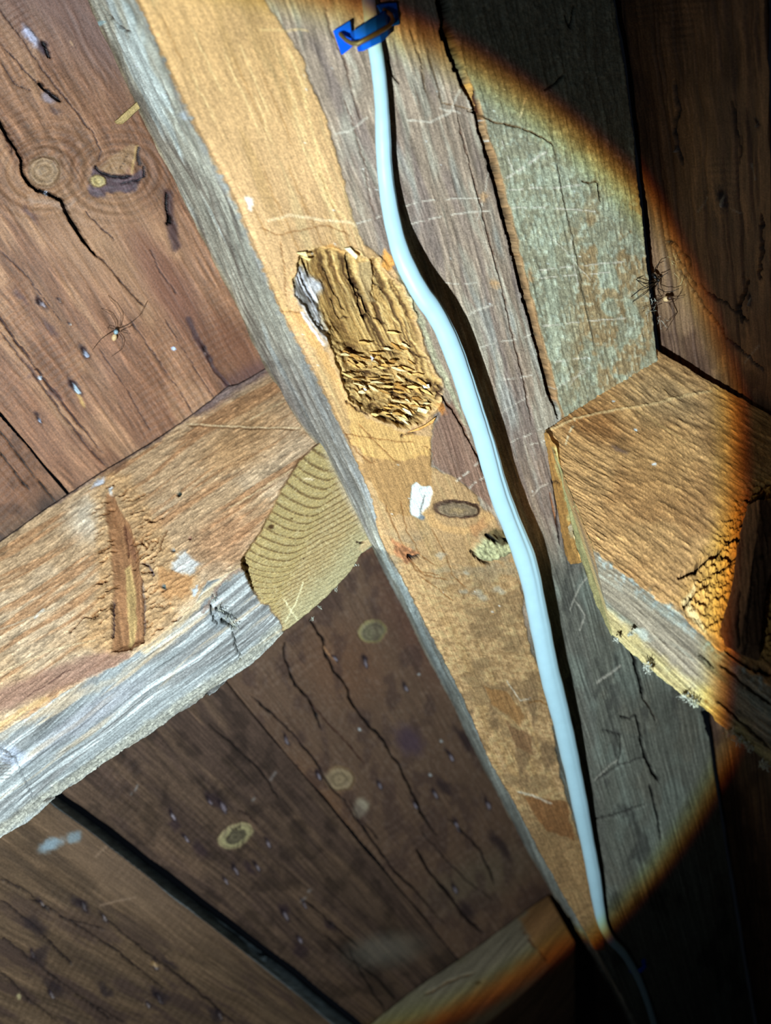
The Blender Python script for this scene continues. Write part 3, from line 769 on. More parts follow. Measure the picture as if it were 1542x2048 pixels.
    S.mix(lo * ss(1.3, .2, S.ell(640, 1600, 60, 120, -40, 2)), hexc(124, 84, 56), .5)
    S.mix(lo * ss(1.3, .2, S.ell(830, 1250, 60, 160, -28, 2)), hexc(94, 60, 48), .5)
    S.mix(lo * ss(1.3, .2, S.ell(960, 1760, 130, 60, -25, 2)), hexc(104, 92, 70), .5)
    S.knot(744, 1262, 26, 22, -20, (126, 112, 82), (148, 130, 80), .001, 3)
    S.knot(678, 1558, 30, 24, 10, (158, 130, 94), (120, 90, 62), .001, 2); S.mix(ss(1.2, .6, S.ell(722, 1616, 18, 22, -10, 2)), hexc(178, 160, 128), .8)
    S.crack([(622, 1240), (630, 1256), (646, 1280), (652, 1310), (664, 1335), (680, 1355), (694, 1372), (700, 1398), (716, 1425), (738, 1452), (762, 1478), (782, 1508), (800, 1530), (814, 1562), (832, 1598), (842, 1625), (856, 1650), (878, 1674)], 3.6, .006, (12, 8, 8), 1.4)
    S.crack([(569, 1284), (570, 1312), (582, 1350), (596, 1374), (608, 1388), (622, 1406), (632, 1428), (640, 1446), (646, 1462)], 3, .005, (16, 10, 8), 1.4)
    S.crack([(622, 1408), (650, 1440), (690, 1480), (730, 1530)], 2, .002, (60, 34, 24)); S.crack([(646, 1290), (672, 1330)], 2, .002, (170, 120, 80))
    for pts, w, d in (([(504, 1395), (540, 1425), (580, 1462), (630, 1520), (646, 1550), (664, 1580), (690, 1600), (700, 1620), (730, 1660), (790, 1745), (840, 1790), (890, 1850)], 3.4, .004),
                      ([(460, 1448), (500, 1472), (540, 1505), (580, 1545), (600, 1568)], 3, .003), ([(832, 1700), (860, 1745), (890, 1780), (920, 1820), (946, 1850), (966, 1866)], 6, .007),
                      ([(842, 1665), (880, 1705), (930, 1760), (985, 1800)], 2, .002), ([(900, 1640), (960, 1700), (990, 1770)], 3.5, .004), ([(700, 1600), (720, 1640), (760, 1680)], 2, .002),
                      ([(640, 1630), (680, 1670), (690, 1700)], 2, .002)):
        S.crack(pts, w * .75, d, (26, 18, 16))
    S.mix(lo * ss(.5, .68, fbm(X / 26, Y / 40, 377, 4)), hexc(66, 48, 42), .45)
    S.mix(lo * ss(.62, .8, vn(X / 5, Y / 6, 378)), hexc(150, 124, 104), .18)
    S.mix(ss(1.2, .3, S.ell(818, 1480, 44, 30, 50, 2)) * lo, hexc(72, 54, 64), .7)
    for x0, y0, L in ((574, 1478, 13), (590, 1535, 12), (637, 1550, 12), (730, 1325, 13), (668, 1318, 8), (812, 1376, 10), (900, 1512, 14), (914, 1652, 14), (870, 1590, 10), (975, 1610, 14), (910, 1780, 12), (690, 1722, 16), (760, 1570, 10), (996, 1560, 12), (830, 1612, 8)):
        flake(S, x0, y0, L, 65, (142, 128, 128))
    for cx, cy, rx, ry in ((700, 1730, 12, 34), (890, 1575, 10, 26), (935, 1820, 10, 22), (812, 1930, 16, 10), (880, 1330, 14, 40), (930, 1480, 10, 40), (1000, 1690, 12, 40)):
        S.mix(ss(1.3, .3, S.ell(cx, cy, rx, ry, -38, 2)), hexc(46, 34, 34), .7)
    for x0, y0 in ((838, 1349), (882, 1482), (720, 1460), (860, 1550)):
        S.mix(ss(2.2, 1.2, S.ell(x0, y0, 1.6, 1.6, 0, 0)), hexc(210, 210, 200), .8)


B1L = rail([(-800, -134), (-450, 283), (-200, 583), (0, 823), (139, 988), (500, 1418), (880, 1872), (1090, 2124)], wL)
B1R = rail([(-10, -580), (150, -250), (300, 60), (480, 400), (600, 600), (760, 900), (900, 1230), (1060, 1560), (1240, 1880), (1380, 2130)], wL)


def thick(r, d, dx=0, dy=0): return [(x + dx, y + dy, 1 / (1 / w + d)) for x, y, w in r]


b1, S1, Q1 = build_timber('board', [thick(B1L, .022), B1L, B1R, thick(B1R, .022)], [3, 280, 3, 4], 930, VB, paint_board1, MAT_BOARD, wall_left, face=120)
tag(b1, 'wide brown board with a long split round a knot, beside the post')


def paint_board2(S):
    X, Y = S.X, S.Y
    board_base(S, 400, (90, 68, 52), (76, 57, 46), (104, 78, 58))
    up = ss(1100, 1000, Y + .6 * X); S.mix(up, hexc(134, 88, 60), .7)
    S.C *= (1 - .2 * ss(.5, .7, fbm(X / 30, Y / 30, 401, 4)))[..., None]
    S.knot(471, 1672, 34, 21, -25, (104, 90, 66), (176, 152, 104), .0012, 2); S.mix(ss(.2, .08, abs(S.ell(471, 1672, 27, 15, -25) - 1)), hexc(178, 158, 106), .8)
    S.crack([(452, 1678), (462, 1660), (485, 1650)], 2, .001, (60, 46, 34))
    for x0, y0, L in ((346, 1632, 14), (446, 1612, 16), (420, 1602, 10), (536, 1688, 12), (372, 1676, 10), (472, 1738, 12), (516, 1732, 10), (572, 1830, 14), (610, 1810, 12), (668, 1850, 10), (600, 1880, 9), (450, 1760, 9)):
        flake(S, x0, y0, L, 60, (150, 132, 130))
    for cx, cy, rx, ry in ((430, 1600, 26, 10), (500, 1738, 20, 10), (400, 1700, 24, 14), (570, 1815, 20, 10), (660, 1850, 22, 8), (600, 1900, 24, 12), (350, 1650, 16, 10)):
        S.mix(ss(1.3, .3, S.ell(cx, cy, rx, ry, 45, 3)), hexc(50, 36, 38), .65)
    S.crack([(498, 1337), (520, 1348), (540, 1362), (556, 1380)], 5, .005, (10, 8, 8)); S.crack([(478, 1624), (500, 1632), (515, 1650)], 2, .002, (40, 26, 22))
    for pts in ([(650, 1870), (700, 1920), (760, 1960), (790, 2000)], [(700, 1900), (730, 1960), (770, 2020)], [(0, 860), (50, 930), (108, 1000)], [(0, 905), (60, 985)], [(420, 1450), (520, 1540), (560, 1600)],
                [(610, 1800), (700, 1880), (720, 1900)]):
        S.crack(pts, 2.6, .003, (30, 22, 18))
    S.mix(ss(1.3, .3, S.ell(770, 1900, 90, 40, -10, 2)), hexc(122, 116, 98), .5)
    for x0, y0, L in ((600, 1808, 26), (495, 1612, 14), (262, 1590, 16), (540, 1560, 12)):
        S.trail([(x0, y0), (x0 + L, y0 - L * 1.3)], 2.2, (160, 150, 140), 0, .6)


B2L = rail([(-800, 870), (-420, 1150), (-150, 1376), (0, 1488), (60, 1532), (130, 1590), (200, 1640), (300, 1716), (400, 1792), (500, 1868), (600, 1944), (700, 2026), (820, 2130)], wL)
B2R = [(x - 3, y + 2.5, w) for x, y, w in B1L]
b2, S2, Q2 = build_timber('board', [thick(B2L, .022, 0, 0), B2L, B2R, thick(B2R, .022)], [4, 180, 3, 4], 560, VB, paint_board2, MAT_BOARD, wall_left, face=90)
tag(b2, 'dark brown board with a pale ring knot above the black gap')


def paint_board3(S):
    X, Y = S.X, S.Y
    board_base(S, 500, (100, 76, 55), (86, 66, 49), (112, 86, 62))
    S.mix(ss(1.3, .2, S.ell(260, 1760, 220, 60, 36, 2)), hexc(130, 100, 76), .5)
    S.mix(ss(.5, .66, S.grain(120, 30, 511, 4)) * ss(1700, 1850, Y - .3 * X), hexc(70, 52, 44), .7)
    S.mix(ss(1.2, .3, S.ell(100, 1692, 34, 13, -22, 3)), hexc(150, 168, 172), .75); S.mix(ss(1.2, .3, S.ell(148, 1674, 20, 14, -22, 3)), hexc(140, 160, 164), .65)
    for pts, w in (([(0, 1800), (60, 1845), (140, 1925), (142, 1932)], 3.4), ([(80, 1810), (150, 1850), (230, 1900), (330, 1980)], 2.6), ([(200, 1830), (300, 1910), (380, 1970), (470, 2048)], 3), ([(0, 1870), (90, 1940), (230, 2048)], 2.6),
                   ([(0, 1940), (60, 2000), (120, 2048)], 2.4), ([(60, 1800), (130, 1840), (210, 1860)], 2.4), ([(150, 1990), (250, 2048)], 2.4), ([(0, 1760), (60, 1790), (100, 1830)], 2.4)):
        S.crack(pts, w, .003, (36, 26, 22))
    for x0, y0, L in ((168, 1815, 14), (210, 1838, 12), (104, 1988, 12), (66, 1908, 12), (310, 1930, 12), (320, 1996, 14), (440, 2030, 12), (82, 1808, 10), (296, 2010, 9), (526, 1910, 10)):
        flake(S, x0, y0, L, 55, (140, 122, 112))
    for cx, cy, rx, ry in ((160, 1810, 30, 12), (70, 1850, 30, 18), (110, 1975, 30, 12), (340, 1925, 24, 9), (320, 1990, 26, 9), (210, 1980, 24, 9), (430, 2030, 22, 10), (80, 1910, 16, 26)):
        S.mix(ss(1.3, .3, S.ell(cx, cy, rx, ry, 38, 3)), hexc(44, 34, 34), .7)
    for pts in ([(190, 1715), (205, 1700), (216, 1690)], [(325, 1765), (330, 1755)], [(286, 2010), (294, 1996)], [(200, 1812), (240, 1800), (270, 1795)]):
        S.trail(pts, 3, (160, 126, 98), 0, .7)
    S.mix(ss(1.1, .5, S.ell(38, 1992, 5, 7)), hexc(200, 176, 120), .8); S.mix(ss(1.1, .5, S.ell(308, 1928, 12, 4, 20, 2)), hexc(170, 130, 80), .7)
    S.mix(ss(.04, 0, abs(S.reg - 2.0)) * 1.0, hexc(70, 72, 70), .0)
    edge = (S.reg > 2.0) & (S.reg < 3.02)
    S.mix(edge * 1.0, hexc(128, 142, 142) * (.7 + .6 * fbm(X / 14, Y / 5, 521, 3))[..., None], .9)


B3F = [(x - 26 - (.012 * max(0, x)), y + 16 + .012 * max(0, x), w + .03) for x, y, w in B2L]
B3K = [(x - 9, y + 7, w - .035) for x, y, w in B2L]
B3L = rail([(-700, 1900), (-400, 1990), (-100, 2080), (200, 2150), (500, 2200), (600, 2220)], lambda x, y: wL(x, y) + .03)
b3, S3, Q3 = build_timber('board', [thick(B3L, .02), B3L, B3F, B3K], [3, 170, 8, 4], 460, VB, paint_board3, MAT_BOARD, wall_left, face=80)
tag(b3, 'brown board with a pale bluish smear below the black gap')

# ================================================================ RIGHT WALL BOARDS
wall_right = empty('wall_right', W(P(1450, 600, 1.6))); wall_right['kind'] = 'structure'


def paint_rboard(S):
    X, Y = S.X, S.Y
    board_base(S, 600, (118, 86, 62), (98, 72, 56), (130, 94, 66))
    S.mix(ss(1.3, .2, S.ell(1345, 600, 60, 140, -20, 2)), hexc(150, 118, 84), .6)
    lines = ss(.55, .72, fbm((S.a + 12 * fbm(S.g / 90, S.a / 90, 604, 2)) / 5.0, S.g / 420, 603, 2)); S.mix(lines, hexc(70, 50, 40), .5); S.h -= lines * .0012
    S.crack([(1350, 160), (1358, 220), (1346, 258), (1362, 330)], 6, .003, (40, 28, 24)); S.crack([(1462, 200), (1480, 300), (1478, 330)], 2.4, .002, (60, 46, 36))
    for x0, y0, L in ((1444, 400, 24), (1350, 300, 8), (1510, 250, 10), (1500, 600, 14)): flake(S, x0, y0, L, 80, (150, 136, 124))
    for pts in ([(1395, 425), (1408, 408), (1412, 395)], [(1462, 418), (1480, 428)], [(1500, 330), (1510, 360)], [(1490, 725), (1520, 690)]): S.trail(pts, 1.8, (150, 140, 130), 0, .7)
    for pts, w in (([(1340, 500), (1380, 560), (1440, 600), (1500, 640)], 3), ([(1350, 540), (1400, 600), (1450, 670), (1530, 740)], 4), ([(1330, 480), (1360, 500), (1378, 530)], 5), ([(1500, 560), (1480, 610), (1486, 640)], 6), ([(1520, 430), (1526, 500), (1522, 560)], 4)):
        S.crack(pts, w, .004, (30, 20, 18), 2.5)
    S.mix(ss(.5, .66, fbm(X / 26, Y / 40, 611, 4)) * ss(560, 700, Y), hexc(76, 54, 42), .6)


C1L = [(x + 10, y, 1 / (1 / wR(x, y))) for x, y, w in R3]
C1R = rail([(1520, -420), (1532, -100), (1536, 0), (1540, 200), (1546, 700), (1556, 1300), (1570, 2120)], wR)
rb1, S4, Q4 = build_timber('board', [thick(C1L, .02, -4), C1L, C1R, thick(C1R, .02)], [3, 120, 3, 4], 760, VP, paint_rboard, MAT_BOARD, wall_right, face=60)
tag(rb1, 'dark board with straight grain to the right of the post')
C2L = [(x + 7, y, wR(x, y)) for x, y, w in C1R]
C2R = rail([(1900, -420), (1900, 2120)], wR)
rb2, S5, Q5 = build_timber('board', [thick(C2L, .02, 3), C2L, C2R, thick(C2R, .02)], [3, 60, 3, 4], 300, VP, paint_rboard, MAT_BOARD, wall_right, face=20)
tag(rb2, 'dark board at the right edge of the picture')


# ================================================================ LEFT RAIL
SAW = [(598, 922), (606, 915), (640, 885), (660, 880), (700, 960), (752, 1078), (744, 1092), (722, 1108), (712, 1140), (690, 1165), (655, 1205), (600, 1258), (582, 1266), (566, 1262), (558, 1240), (543, 1222), (540, 1212), (521, 1205), (500, 1168), (486, 1135), (484, 1120),
       (497, 1100), (512, 1078), (522, 1062), (534, 1040), (548, 1010), (560, 985), (572, 965), (585, 945)]


def paint_lrail(S):
    X, Y = S.X, S.Y
    g1 = S.grain(220, 9, 701, 4); g2 = S.grain(24, 3.8, 711, 3, .95); g3 = S.grain(90, 2.6, 721, 3); sp = vn(X / 2.6, Y / 2.6, 731)
    fr = ss(1.995, 2.02, S.reg + (fbm(X / 22, Y / 12, 741, 3) - .5) * .05 + 0 * X)
    # upper face: warm brown, short ripples
    S.C = hexc(176, 140, 102) * np.ones_like(S.C)
    S.mix(ss(.45, .65, fbm(X / 110, Y / 60, 751, 3)), hexc(188, 156, 120), .8)
    S.mix(ss(.52, .7, g1), hexc(156, 108, 70), .7)
    S.mix(ss(1.3, .3, S.ell(190, 1030, 70, 50, -30, 2)), hexc(198, 184, 160), .6); S.mix(ss(1.3, .3, S.ell(490, 880, 120, 60, -34, 2)), hexc(168, 122, 78), .6)
    S.mix(ss(1.3, .3, S.ell(450, 1080, 90, 60, -34, 2)), hexc(160, 112, 76), .6)
    S.C *= (.60 + .80 * g2)[..., None]; S.h += (g2 - .5) * .0016 + (g1 - .5) * .0006
    # purple-brown lower band
    S.mix(ss(34, 12, S.dist([(0, 1400), (90, 1365), (170, 1338), (240, 1318)], 1.5)[0]) * (1 - fr), hexc(142, 104, 84) * (.8 + .4 * g3)[..., None], .8)
    S.mix(ss(9, 3, S.dist([(0, 1452), (40, 1425), (90, 1400)], 1.5)[0]), hexc(206, 160, 104), .7)
    # front: silver grey with streaks
    cc = hexc(122, 120, 112) * np.ones_like(S.C)
    mm = (ss(.5, .68, S.grain(320, 14, 761, 3)) * .7)[..., None]; cc = cc * (1 - mm) + hexc(104, 98, 90) * mm
    mm = (ss(.55, .70, S.grain(300, 5, 771, 3)) * .8)[..., None]; cc = cc * (1 - mm) + hexc(176, 172, 160) * mm
    mm = (ss(.6, .75, S.grain(240, 12, 781, 3)) * .6)[..., None]; cc = cc * (1 - mm) + hexc(170, 142, 108) * mm
    mm = (ss(1.3, .3, S.ell(180, 1430, 150, 26, -34, 2)) * .6)[..., None]; cc = cc * (1 - mm) + hexc(122, 116, 114) * mm
    cc *= (.66 + .68 * g3)[..., None]
    cc *= 1.08
    S.C = S.C * 1.06 * (1 - fr[..., None]) + cc * fr[..., None]
    S.h += fr * ((g3 - .5) * .0018 + (S.grain(200, 10, 791, 3) - .5) * .003)
    # pale shoulder between the faces
    S.mix(ss(10, 2, S.dist([(290, 1300), (340, 1262), (395, 1210), (430, 1170), (490, 1130)], 2)[0]), hexc(206, 168, 120) * (.8 + .4 * g3)[..., None], .7)
    S.mix(ss(12, 3, S.dist([(0, 1475), (60, 1440), (130, 1400), (230, 1360), (330, 1290), (400, 1230)], 2)[0]), hexc(190, 160, 124), .35)
    # bark-scar with its orange, torn surround
    ar = ss(10, -20, S.sdf([(180, 960), (215, 940), (260, 945), (300, 1010), (340, 1080), (400, 1150), (392, 1190), (340, 1240), (300, 1290), (228, 1312), (150, 1290), (190, 1190), (186, 1080)], 3.5))
    fl = fbm((X * .85 - Y * .5) / 15, (X * .5 + Y * .85) / 5.5, 801, 4, .8)
    S.mix(ar * (1 - fr), hexc(184, 138, 90) * np.ones_like(S.C) * (.35 + 1.3 * fl)[..., None], .7); S.h += ar * (1 - fr) * (fl - .5) * .0034
    S.mix(ss(4, -6, S.sdf([(318, 1135), (345, 1140), (385, 1152), (378, 1190), (330, 1205), (312, 1180)], 3)), hexc(176, 120, 72) * (.8 + .4 * g2)[..., None], .65)
    S.mix(ss(4, -6, S.sdf([(340, 1120), (372, 1098), (402, 1130), (380, 1150), (350, 1148)], 3)), hexc(204, 200, 190) * (.8 + .4 * g2)[..., None], .8)
    gut = [(212, 985), (226, 988), (246, 1030), (262, 1058), (276, 1100), (280, 1150), (286, 1200), (290, 1250), (286, 1284), (262, 1300), (226, 1302), (226, 1230), (224, 1150), (220, 1080), (210, 1020)]
    gd = S.sdf(gut, 1.2); gm = ss(2, -2, gd)
    fb = fbm((X - .12 * Y) / 4, Y / 60, 811, 4)
    S.mix(gm, hexc(150, 104, 68) * np.ones_like(S.C) * (.75 + .5 * fb)[..., None]); S.h = S.h * (1 - gm) + gm * (-.002 - .004 * ss(0, -18, gd) + (fb - .5) * .0016)
    S.mix(ss(2, -4, S.sdf([(243, 1045), (262, 1070), (272, 1110), (262, 1120), (250, 1090), (238, 1060)], 1)), hexc(120, 78, 56), .6)
    S.mix(ss(2, -3, S.sdf([(243, 1130), (256, 1124), (264, 1180), (266, 1250), (258, 1295), (250, 1290), (246, 1200)], 1)), hexc(196, 158, 98) * (.6 + .8 * fb)[..., None], .85)
    S.crack([(280, 1150), (280, 1190), (279, 1230), (282, 1270), (286, 1285)], 5, .007, (30, 18, 14), .4); S.crack([(241, 1045), (248, 1080), (252, 1110)], 2.5, .002, (90, 54, 36))
    S.crack([(225, 1200), (224, 1240), (224, 1275)], 3.5, .004, (60, 40, 36), 1); S.crack([(281, 1125), (296, 1130), (306, 1150)], 4, .003, (110, 90, 80))
    S.mix(ss(5, 1, S.dist([(284, 1165), (288, 1210), (286, 1270)], .6)[0]), hexc(110, 92, 84), .7)
    # torn little ledges either side of the scar
    random.seed(12)
    for k in range(70):
        t = random.random(); sd = random.choice((-1, 1)); x0 = 222 + 55 * t * (sd > 0) + sd * random.uniform(8, 40 + 40 * t * (sd > 0)); y0 = 970 + 310 * t
        L = random.uniform(8, 22)
        S.crack([(x0, y0), (x0 + L * .5, y0 - L * .2 + random.uniform(-3, 3)), (x0 + L, y0 - L * .5)], random.uniform(1.6, 3.2), .002, (110, 66, 32), 1.5, k=.7)
    for pts in ([(300, 1100), (312, 1085), (322, 1070)], [(330, 1060), (318, 1100), (300, 1118)], [(140, 1265), (160, 1240), (195, 1228)], [(280, 1080), (290, 1096), (300, 1084)], [(290, 1040), (310, 1044), (330, 1034)]):
        S.crack(pts, 3, .003, (90, 54, 26), 1.5)
    # nail holes
    for x0, y0, r, c_ in ((357, 988, 5, (40, 46, 40)), (326, 1172, 4.5, (86, 96, 92)), (346, 1100, 4, (120, 120, 116)), (379, 1076, 3, (100, 60, 50))):
        m = ss(1.25, .8, S.ell(x0, y0, r, r, 0, .5)); S.mix(m, hexc(*c_)); S.h -= m * .003
    S.mix(ss(1.2, .4, S.ell(196, 965, 20, 6, -35, 2)), hexc(188, 190, 196), .8); S.mix(ss(1.2, .4, S.ell(222, 980, 4, 8, 0, 2)), hexc(214, 216, 214), .8)
    # web-filled knot on the grey face
    S.mix(ss(1.2, .3, S.ell(440, 1238, 34, 26, 40, 3)), hexc(120, 122, 118), .6)
    for pts, w in (([(430, 1216), (448, 1226), (464, 1232)], 5), ([(440, 1240), (456, 1246), (470, 1256)], 7), ([(420, 1210), (424, 1230), (432, 1250)], 3), ([(464, 1262), (470, 1290), (482, 1326)], 2)):
        S.crack(pts, w, .005, (44, 44, 38), 2)
    S.mix(ss(5, 1, S.dist([(404, 1222), (420, 1208), (430, 1180), (450, 1160), (484, 1138)], 2)[0]), hexc(126, 98, 80), .7)
    S.mix(ss(1.2, .3, S.ell(388, 1180, 12, 5, -50, 3)), hexc(196, 214, 226), .8)
    S.mix(ss(1.2, .4, S.ell(22, 1512, 40, 22, 20, 2)), hexc(172, 174, 184), .5)
    S.crack([(0, 1494), (30, 1518), (50, 1560), (68, 1604)], 2.4, .002, (90, 88, 84)); S.crack([(55, 1392), (140, 1340)], 1, .0, (90, 60, 50))
    for k in range(9): S.crack([(0, 1504 + k * 7), (22, 1508 + k * 6)], 1.6, .001, (80, 70, 60), .5, k=.6)
    for pts, w, col, b_ in (([(372, 848), (450, 852), (540, 856), (625, 856)], 3, (214, 182, 136), 0), ([(462, 1015), (520, 980), (590, 935)], 2.2, (232, 196, 144), 0), ([(500, 840), (560, 806), (600, 790)], 2, (220, 188, 140), 0),
                            ([(70, 1235), (86, 1220)], 5, (216, 202, 180), 0), ([(0, 1345), (100, 1300), (190, 1280)], 2, (220, 188, 140), 0), ([(0, 1260), (110, 1215)], 2, (204, 176, 140), 0)):
        S.trail(pts, w, col, b_, .85, .0004)
    S.crack([(374, 850), (460, 855), (600, 859)], 1.6, .001, (110, 76, 48), .6)
    # wane along the lower edge
    D = S.dist([(-140, 1760), (0, 1664), (130, 1568), (240, 1497), (340, 1425), (500, 1317), (570, 1247)], 2)[0]
    S.mix(ss(20, 4, D), hexc(150, 138, 112) * (.7 + .6 * sp)[..., None], .55)
    S.crack([(190, 1545), (225, 1520), (255, 1500)], 4, .004, (30, 26, 22)); S.crack([(395, 1405), (440, 1372), (500, 1340), (540, 1300)], 2.5, .003, (70, 66, 60)); S.crack([(85, 1606), (130, 1590), (160, 1562)], 2.5, .002, (70, 62, 52))
    # dark rim at the wall
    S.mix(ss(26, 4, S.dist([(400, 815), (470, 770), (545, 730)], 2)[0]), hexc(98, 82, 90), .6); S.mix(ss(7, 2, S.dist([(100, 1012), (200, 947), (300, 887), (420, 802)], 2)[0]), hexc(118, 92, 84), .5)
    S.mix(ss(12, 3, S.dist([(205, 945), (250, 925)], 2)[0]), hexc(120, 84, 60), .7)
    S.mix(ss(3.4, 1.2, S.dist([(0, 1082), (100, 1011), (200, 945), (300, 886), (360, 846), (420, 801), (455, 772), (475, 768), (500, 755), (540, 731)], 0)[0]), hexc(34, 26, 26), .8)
    # ---- the sawn recess with its year rings
    sd = S.sdf(SAW, .9); sm = ss(1.6, -1.6, sd)
    u = X - 640; v = Y - 850
    qx = u * .83 - v * .56; qy = u * .56 + v * .83        # along the rail, across it
    # rings: straight lines towards the post, bending up into scallops on the left
    aa = (X - 600) * .88 - (Y - 1050) * .47 + 4 * (fbm(X / 30, Y / 30, 851, 2) - .5)
    bb = (X - 600) * .47 + (Y - 1050) * .88 + 5 * (fbm(X / 40, Y / 40, 852, 2) - .5)
    val = bb.copy()
    for _ in range(24):
        val = .6 * val + .4 * np.clip(bb + np.maximum(0, 36 - 1.35 * val - aa) ** 2 / np.maximum(45, 65 + .6 * val), -200, 260)
    t = ss(-10, 40, aa - (36 - 1.35 * val))
    pos = np.interp(val, [-200, -60, 0, 60, 110, 260], [0, 9, 14.2, 20.6, 28, 50])
    saw = pos - np.floor(pos)
    w_edge = ss(.0, .14, saw) * ss(1.0, .76, saw)
    sc = hexc(190, 158, 98) * np.ones_like(S.C)
    mm = (ss(0, 1, t) * .5)[..., None]; sc = sc * (1 - mm) + hexc(176, 142, 96) * mm
    mm = ((1 - w_edge) * (.9 - .1 * t))[..., None]; sc = sc * (1 - mm) + hexc(92, 66, 34) * mm
    mm = (ss(.1, .5, saw) * ss(.9, .5, saw) * .25)[..., None]; sc = sc * (1 - mm) + hexc(216, 186, 128) * mm
    mm = (ss(.62, .8, vn(X / 3, Y / 3, 861)) * .35)[..., None]; sc = sc * (1 - mm) + hexc(226, 200, 146) * mm
    mm = (ss(60, 10, S.dist([(740, 1080), (690, 1150), (600, 1240)], 1)[0]) * .5)[..., None]; sc = sc * (1 - mm) + hexc(182, 172, 128) * mm
    mm = (ss(26, 6, S.dist([(665, 905), (700, 975), (735, 1050)], 1.5)[0]) * .7)[..., None]; sc = sc * (1 - mm) + hexc(206, 184, 152) * (.75 + .5 * g3)[..., None] * mm
    sc = sc * .87
    S.mix(sm, sc); S.h = S.h * (1 - sm) + sm * .0013 * (saw - .5) * (1.4 - t)
    S.mix(ss(3.4, .6, abs(sd)) * .5 * (X < 610), hexc(120, 86, 50))
    S.trail([(606, 1165), (590, 1210), (570, 1245)], 2, (232, 214, 160), 0, .8); S.trail([(568, 1200), (582, 1222), (596, 1240)], 2, (232, 214, 160), 0, .8)
    for x0, y0, r in ((541, 1056, 5), (584, 1037, 2), (608, 1118, 2), (627, 960, 3)): S.mix(ss(1.3, .6, S.ell(x0, y0, r, r * .9, 0, 1.5)), hexc(60, 36, 16), .85)
    S.mix(ss(1.2, .4, S.ell(618, 958, 14, 6, 10, 3)), hexc(226, 196, 150), .8)
    S.crack([(712, 1085), (720, 1086), (730, 1085)], 2.4, .001, (40, 26, 14)); S.mix(ss(1.2, .5, S.ell(730, 1090, 20, 7, -32, 2)), hexc(200, 160, 110), .6)
    S.C *= (.9 + .2 * sp)[..., None]; S.h += (sp - .5) * .0004


L1 = rail([(-420, 1360), (-150, 1180), (0, 1082), (100, 1011), (200, 945), (300, 886), (360, 846), (420, 801), (455, 772), (475, 768), (500, 755), (535, 734), (640, 690, 1.42)], lambda x, y: wL(x, y) + .004)
L2 = rail([(-420, 1730), (-150, 1560), (0, 1463), (80, 1419), (141, 1375), (201, 1345), (257, 1316), (334, 1258), (386, 1214), (414, 1166), (482, 1134), (600, 1050), (690, 975), (740, 930, 1.60)], wF)
L3 = rail([(-420, 1960), (-150, 1780), (0, 1678), (60, 1640), (130, 1582), (185, 1545), (240, 1510), (340, 1438), (430, 1385), (500, 1331), (545, 1290), (570, 1262), (612, 1230), (655, 1192), (700, 1145), (722, 1108), (745, 1094), (790, 1050, 1.60)], wF)
L4 = [(x, y - 40, wL(x, y)) for x, y, w in L3]
L5 = [(x, y + 60, wL(x, y) - .02) for x, y, w in L1]


def flatten_saw(Pc, X, Y, reg):
    """the sawn recess is one flat cut across both faces"""
    T = Surf(X, Y, VLR); sd = T.sdf(SAW, .3); m = (abs(sd) < 5) & (np.broadcast_to(reg, X.shape) > 1) & (np.broadcast_to(reg, X.shape) < 3)
    w = -1 / Pc[..., 2]; A = np.stack([np.ones(m.sum()), X[m], Y[m]], 1); c = np.linalg.lstsq(A, w[m], rcond=None)[0]
    wp = np.minimum(w, c[0] + c[1] * X + c[2] * Y - .004)
    k = ss(3, -1, sd) * ((np.broadcast_to(reg, X.shape) > 1) & (np.broadcast_to(reg, X.shape) < 3))
    wn = w * (1 - k) + (c[0] + c[1] * X + c[2] * Y - .003) * k
    return Pc * (w / wn)[..., None]


lrail, S6, Q6 = build_timber('timber_rail', [L5, L1, L2, L3, L4], [2, 175, 105, 4, 6], 540, VLR, paint_lrail, MAT_WOOD, face=100, pre=flatten_saw)
tag(lrail, 'brown and silver-grey timber rail from the left edge, with a ringed sawn patch', 'timber rail')


